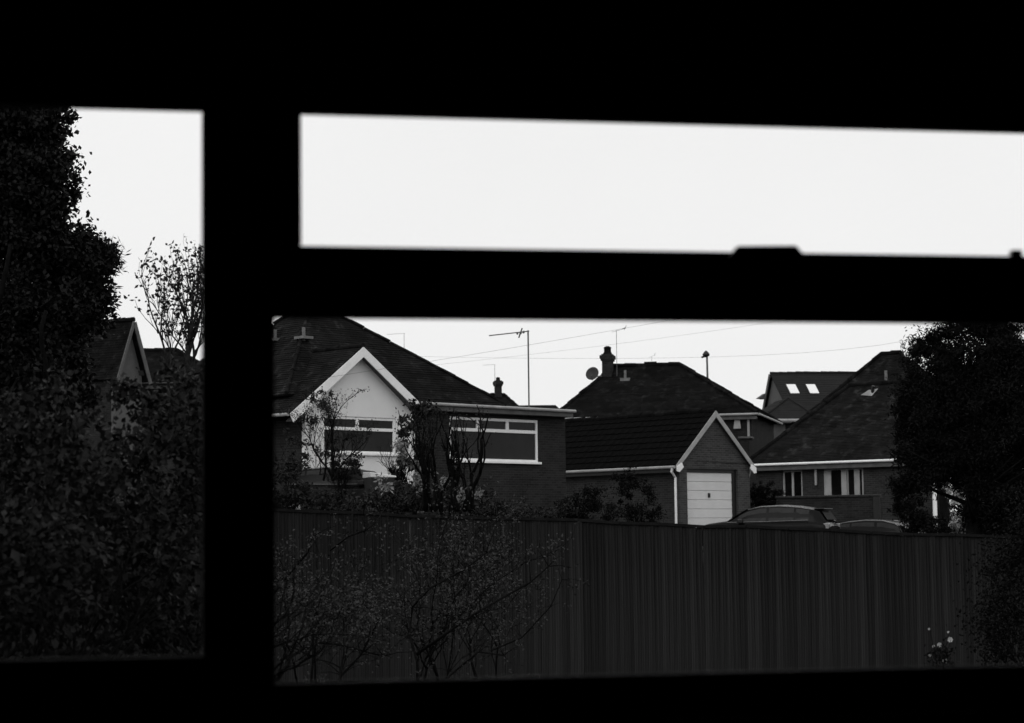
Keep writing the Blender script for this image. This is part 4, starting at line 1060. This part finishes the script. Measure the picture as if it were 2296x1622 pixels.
# 5. pale leafy climber right of gable window, and other shrubs behind the fence
def bush(name, label, Y, base_py, blobs, n, ls, m, seed, clump=.12, cat='shrub', group=None, shell=.2, stems=5, droop=0, ncl=None):
    px = blobs[0][0]; b = at(px, base_py, Y); e = tree_root(name, label, cat, b.x, b.y, b.z, group)
    rg = random.Random(seed); mb = MB(); tips = []; zt = at(px, blobs[0][1], Y).z-b.z
    for s_ in range(stems): grow(mb, (rg.uniform(-.15, .15), rg.uniform(-.15, .15), -.2), (rg.gauss(0, .25), rg.gauss(0, .25), 1), .03, max(.3, zt*.4), 3, rg, tips, .3, .45, 5, (1, 3), .8)
    mb.build('stems', MT['bark'], e, smooth=True)
    leaves('foliage', e, [blobpx(e, q[0], q[1], Y, q[2], q[3]) for q in blobs], n, ls, ls*.55, m, seed, clump, ncl, shell, droop)
    return e
bush('pale_leaved_shrub', 'tall pale-leaved shrub climbing the right end of the gable', 57, 1130, [(915, 1010, 32, 110), (935, 940, 22, 60), (900, 1070, 35, 45), (955, 915, 18, 35)], 1700, .13, MT['leafM'], 61, .14, droop=1.0)
bush('pale_leaved_shrub', 'light sprays of leaves just right of the gable window', 56.5, 1130, [(905, 985, 22, 85), (925, 1060, 32, 50)], 420, .13, MT['leafL'], 62, .12, droop=1.0)
bush('tangled_shrub', 'twiggy shrub against the left foot of the pale gable', 57, 1120, [(700, 930, 42, 55), (735, 900, 28, 30), (670, 1000, 48, 60), (640, 1070, 50, 50)], 2000, .08, MT['leafB'], 63, .12)
bush('tangled_shrub', 'dark shrub in front of the gable window', 56, 1140, [(765, 1000, 55, 45), (790, 1050, 60, 30)], 1100, .09, MT['leafB'], 64, .12)
bush('tangled_shrub', 'low tangled shrub left of the parked car under the gable', 50, 1165, [(650, 1090, 65, 60), (720, 1125, 75, 30)], 4200, .09, MT['leafB'], 65, .12)
bush('tangled_shrub', 'low tangled shrub below the wheelie bin behind the fence', 48, 1170, [(840, 1130, 90, 30), (900, 1115, 80, 38), (985, 1120, 70, 35)], 4200, .09, MT['leafB'], 66, .12)
bush('tangled_shrub', 'dark shrub at the foot of the many-stemmed bare tree', 49, 1165, [(1000, 1090, 55, 45), (1065, 1110, 60, 40)], 2000, .09, MT['leafB'], 67, .14)
bush('pale_leaved_shrub', 'small pale-leaved shrub low behind the fence under the wing window', 47, 1170, [(1030, 1115, 50, 22), (960, 1070, 40, 30), (880, 1085, 40, 20)], 420, .11, MT['leafL'], 68, .10)
bush('low_hedge', 'low straggling hedge along the foot of the brick wing', 47, 1175, [(1110, 1150, 70, 20), (1200, 1155, 70, 16), (1265, 1150, 30, 25)], 2600, .07, MT['leafM'], 69, .10)
bush('dark_bush', 'rounded dark bush growing against the garage side wall', 66, 1185, [(1425, 1120, 45, 55), (1400, 1085, 32, 38), (1455, 1140, 32, 40), (1370, 1150, 28, 30)], 4200, .08, MT['leafC'], 70, .14)
bush('dark_bush', 'dark bush in the gap between the brick wing and the garage', 62, 1185, [(1300, 1140, 42, 42), (1330, 1115, 22, 35), (1270, 1155, 25, 25)], 4000, .08, MT['leafC'], 71, .14)
bush('clipped_hedge', 'dense clipped dark hedge beside the right foot of the garage', 77, 1160, [(1712, 1105, 34, 26), (1690, 1115, 20, 32), (1738, 1112, 20, 22), (1712, 1130, 40, 25)], 9000, .06, MT['leafC'], 72, .08, shell=.1)
# conifers on the right
def conifer(name, label, px, Y, blobs, n, seed, base=1300):
    b = at(px, 1000, Y); e = tree_root(name, label, 'tree', b.x, b.y)
    top_ = L3(e, at(px, blobs[0][1], Y)).z
    mb = MB(); tips = []; rg = random.Random(seed)
    mb.tube([(0, 0, -.3), (.05, 0, top_*.5), (0, 0, top_)], [.28, .18, .04], 8)
    for k in range(46):
        z = rg.uniform(.12, .95)*top_; a = rg.uniform(0, 6.28); L_ = (1.0-z/top_*.6)*2.3*rg.uniform(.6, 1.1)
        mb.tube([(0, 0, z), (math.cos(a)*L_*.5, math.sin(a)*L_*.5, z+.35), (math.cos(a)*L_, math.sin(a)*L_, z+.75)], [.06, .035, .01], 5)
    mb.build('trunk', MT['bark'], e, smooth=True)
    leaves('crown', e, [blobpx(e, q[0], q[1], Y, q[2], q[3]) for q in blobs], n, .10, .028, MT['leafC'], seed, .21, int(n/230), .35)
    # feathery upright sprays standing out of the crown
    tops = ((2049, 786), (2058, 762), (2066, 778), (2076, 748), (2085, 764), (2098, 752), (2112, 738), (2121, 728), (2016, 900), (2010, 960), (2024, 862), (2040, 835), (2012, 1020), (2008, 1080), (2006, 1120), (2196, 722), (2176, 726), (2256, 736), (2238, 728))
    leaves('spray', e, [blobpx(e, x+6, y+12, Y, 6, 19) for x, y in tops], 3800, .11, .03, MT['leafC'], seed+1, .045, 120, .1)
    return e
conifer('evergreen_tree', 'large ragged evergreen on the right reaching up behind the transom', 2180, 44,
        [(2200, 800, 95, 95), (2130, 800, 30, 45), (2135, 750, 10, 25), (2105, 860, 46, 48), (2082, 800, 18, 24), (2190, 735, 32, 45), (2060, 960, 48, 90), (2150, 960, 110, 120), (2240, 1000, 110, 200), (2060, 1060, 50, 50), (2230, 870, 90, 120), (2240, 1140, 75, 90), (2160, 1040, 90, 60), (2285, 800, 30, 60), (2290, 730, 12, 40), (2255, 735, 8, 22), (2052, 775, 9, 20), (2066, 766, 8, 24), (2046, 800, 14, 26), (2082, 752, 7, 18), (2122, 722, 8, 26), (2100, 762, 10, 22), (2020, 930, 16, 30), (2018, 1010, 14, 30), (2030, 880, 16, 28), (2210, 712, 14, 24), (2014, 1090, 18, 24), (2260, 1180, 70, 60), (2215, 1120, 40, 60), (2285, 1060, 45, 70), (2280, 930, 40, 60), (2050, 860, 18, 28), (2140, 722, 9, 18)], 150000, 81)
bush('dark_bush', 'dark bush under the evergreen beside the half-hidden car', 56, 1215, [(2040, 1150, 38, 50), (2062, 1175, 40, 30), (2110, 1182, 60, 22)], 6000, .08, MT['leafC'], 83, .12)
bush('white_blossom_shrub', 'shrub full of white blossom glimpsed under the evergreen', 52, 1215, [(2150, 1150, 26, 45), (2165, 1180, 32, 18), (2135, 1110, 18, 22), (2160, 1105, 14, 20), (2172, 1150, 20, 30)], 650, .13, MT['petal'], 84, .10)
g_ = at(2096, 1130, 70); e = tree_root('white_post', 'slim white post showing under the evergreen branches', 'post', g_.x, g_.y, None)
zt_ = L3(e, at(2096, 1088, 70)).z
MB().box(-.06, .06, -.06, .06, -.2, zt_).build('shaft', MT['white'], e); MB().box(-.09, .09, -.09, .09, zt_+.001, zt_+.05).build('cap', MT['white'], e)
bush('garden_hedge', 'tall dim hedge filling the gap beneath the evergreen behind the white post', 78, 1190, [(2160, 1130, 70, 75), (2240, 1120, 70, 90), (2110, 1165, 40, 35)], 7000, .11, MT['leafM'], 85, .2, shell=.1)
# sapling and low growth in front of the fence
twig_tree('leafy_sapling', 'thin sapling with small pale leaves in front of the fence', 960, 1560, 27, 91, 3.0, .022, -.05, MT['bark'], MT['leafS'], .045, 800, 4, .6, .12, stems=4, sprd=.5, lc=.10, kids=(2, 3), mn=3)
twig_tree('leafy_sapling', 'arching sapling by the thick mullion in front of the fence', 680, 1560, 25, 95, 2.6, .02, .1, MT['bark'], MT['leafS'], .045, 550, 4, .65, .05, stems=4, sprd=.6, lc=.10, kids=(2, 3), mn=3)
twig_tree('leafy_sapling', 'leaning sapling whose twigs reach right along the fence', 1100, 1560, 28, 99, 2.6, .02, .35, MT['bark'], MT['leafS'], .04, 1000, 4, .6, .12, stems=3, sprd=.4, lc=.10, kids=(2, 3), mn=3)
# dark shrub added where the fence only fades into shade, and the rose
bush('dark_bush', 'added dark shrub standing in for the black shade over the fence at the right edge', 31, 1520, [(2290, 1330, 90, 170), (2330, 1200, 60, 120), (2240, 1420, 50, 80)], 9000, .06, MT['leafC'], 86, .30)
p = at(2105, 1500, 24); e = tree_root('white_rose', 'small bush with a few white blooms low at the right of the fence', 'shrub', p.x, p.y, p.z-.2)
mb = MB(); rg = random.Random(5); blooms = [(2132, 1435, 9), (2108, 1447, 8), (2095, 1450, 5), (2128, 1418, 4), (2120, 1483, 9), (2085, 1411, 4), (2087, 1470, 5)]
for bx_, by_, br_ in blooms:
    c = L3(e, at(bx_, by_, 24)); mb.tube([(rg.uniform(-.05, .05), 0, -.1), (c.x*.5, 0, c.z*.6), c], [.006, .005, .003], 5)
mb.build('stems', MT['bark'], e)
for k, (bx_, by_, br_) in enumerate(blooms):
    c = L3(e, at(bx_, by_, 24)); r_ = br_*24/FPX*.75; c = c+Vector((0, .05, 0))
    o = MB(); 
    for a in range(7):
        t = a*.9; d = Vector((math.cos(t), -.3, math.sin(t)))*r_
        s_ = Vector((-math.sin(t), 0, math.cos(t)))*r_*.6
        o.add([c, c+d*.6+s_*.8, c+d, c+d*.6-s_*.8], [(0, 1, 2), (0, 2, 3)])
    o.build('bloom', MT['petal'], e)
leaves('foliage', e, [blobpx(e, 2110, 1480, 24, 40, 40)], 500, .04, .025, MT['leafC'], 88, .06, 40, .1)

# long dark boughs of the nearest sapling, arching across the fence
b = at(760, 1560, 25.5); e = tree_root('arching_bush', 'bush of long dark arching boughs low in front of the fence', 'shrub', b.x, b.y, b.z)
mb = MB(); tipsb = []
for k, (rd, pts_) in enumerate(((.02, [(634, 1485), (680, 1455), (723, 1441), (770, 1447), (818, 1461), (860, 1472)]), (.018, [(560, 1400), (631, 1309), (673, 1259), (691, 1238), (700, 1205)]),
      (.012, [(740, 1235), (783, 1202), (820, 1190), (843, 1171), (870, 1130)]), (.02, [(930, 1470), (1013, 1412), (1077, 1369), (1190, 1305), (1230, 1270)]),
      (.018, [(936, 1540), (936, 1486), (918, 1423), (925, 1362), (963, 1320), (1042, 1277), (1090, 1240)]), (.018, [(740, 1555), (766, 1514), (808, 1470), (830, 1430), (850, 1390)]),
      (.016, [(960, 1560), (1017, 1508), (1073, 1462), (1130, 1470)]), (.01, [(1100, 1460), (1170, 1430), (1235, 1360), (1260, 1300)]))):
    P_ = [L3(e, at(x, y, 25.5+.25*math.sin(i*1.3+k))) for i, (x, y) in enumerate(pts_)]
    mb.tube(P_, [rd*(1-.6*i/len(P_)) for i in range(len(P_))], 6)
    rg = random.Random(k)
    for q in P_[1:]:
        for _ in range(3):
            d = Vector((rg.gauss(0, 1), rg.gauss(0, .5), rg.gauss(.4, .8))).normalized()*rg.uniform(.15, .4)
            mb.tube([q, q+d*.5+Vector((0, 0, .02)), q+d], [rd*.35, rd*.25, rd*.12], 4); tipsb.append(q+d)
mb.build('boughs', MT['bark'], e, smooth=True)
leaves('leaf_cluster', e, [(tuple(p), (.09, .09, .09)) for p in tipsb], 1100, .04, .024, MT['leafS'], 97, .06, 200, .1)
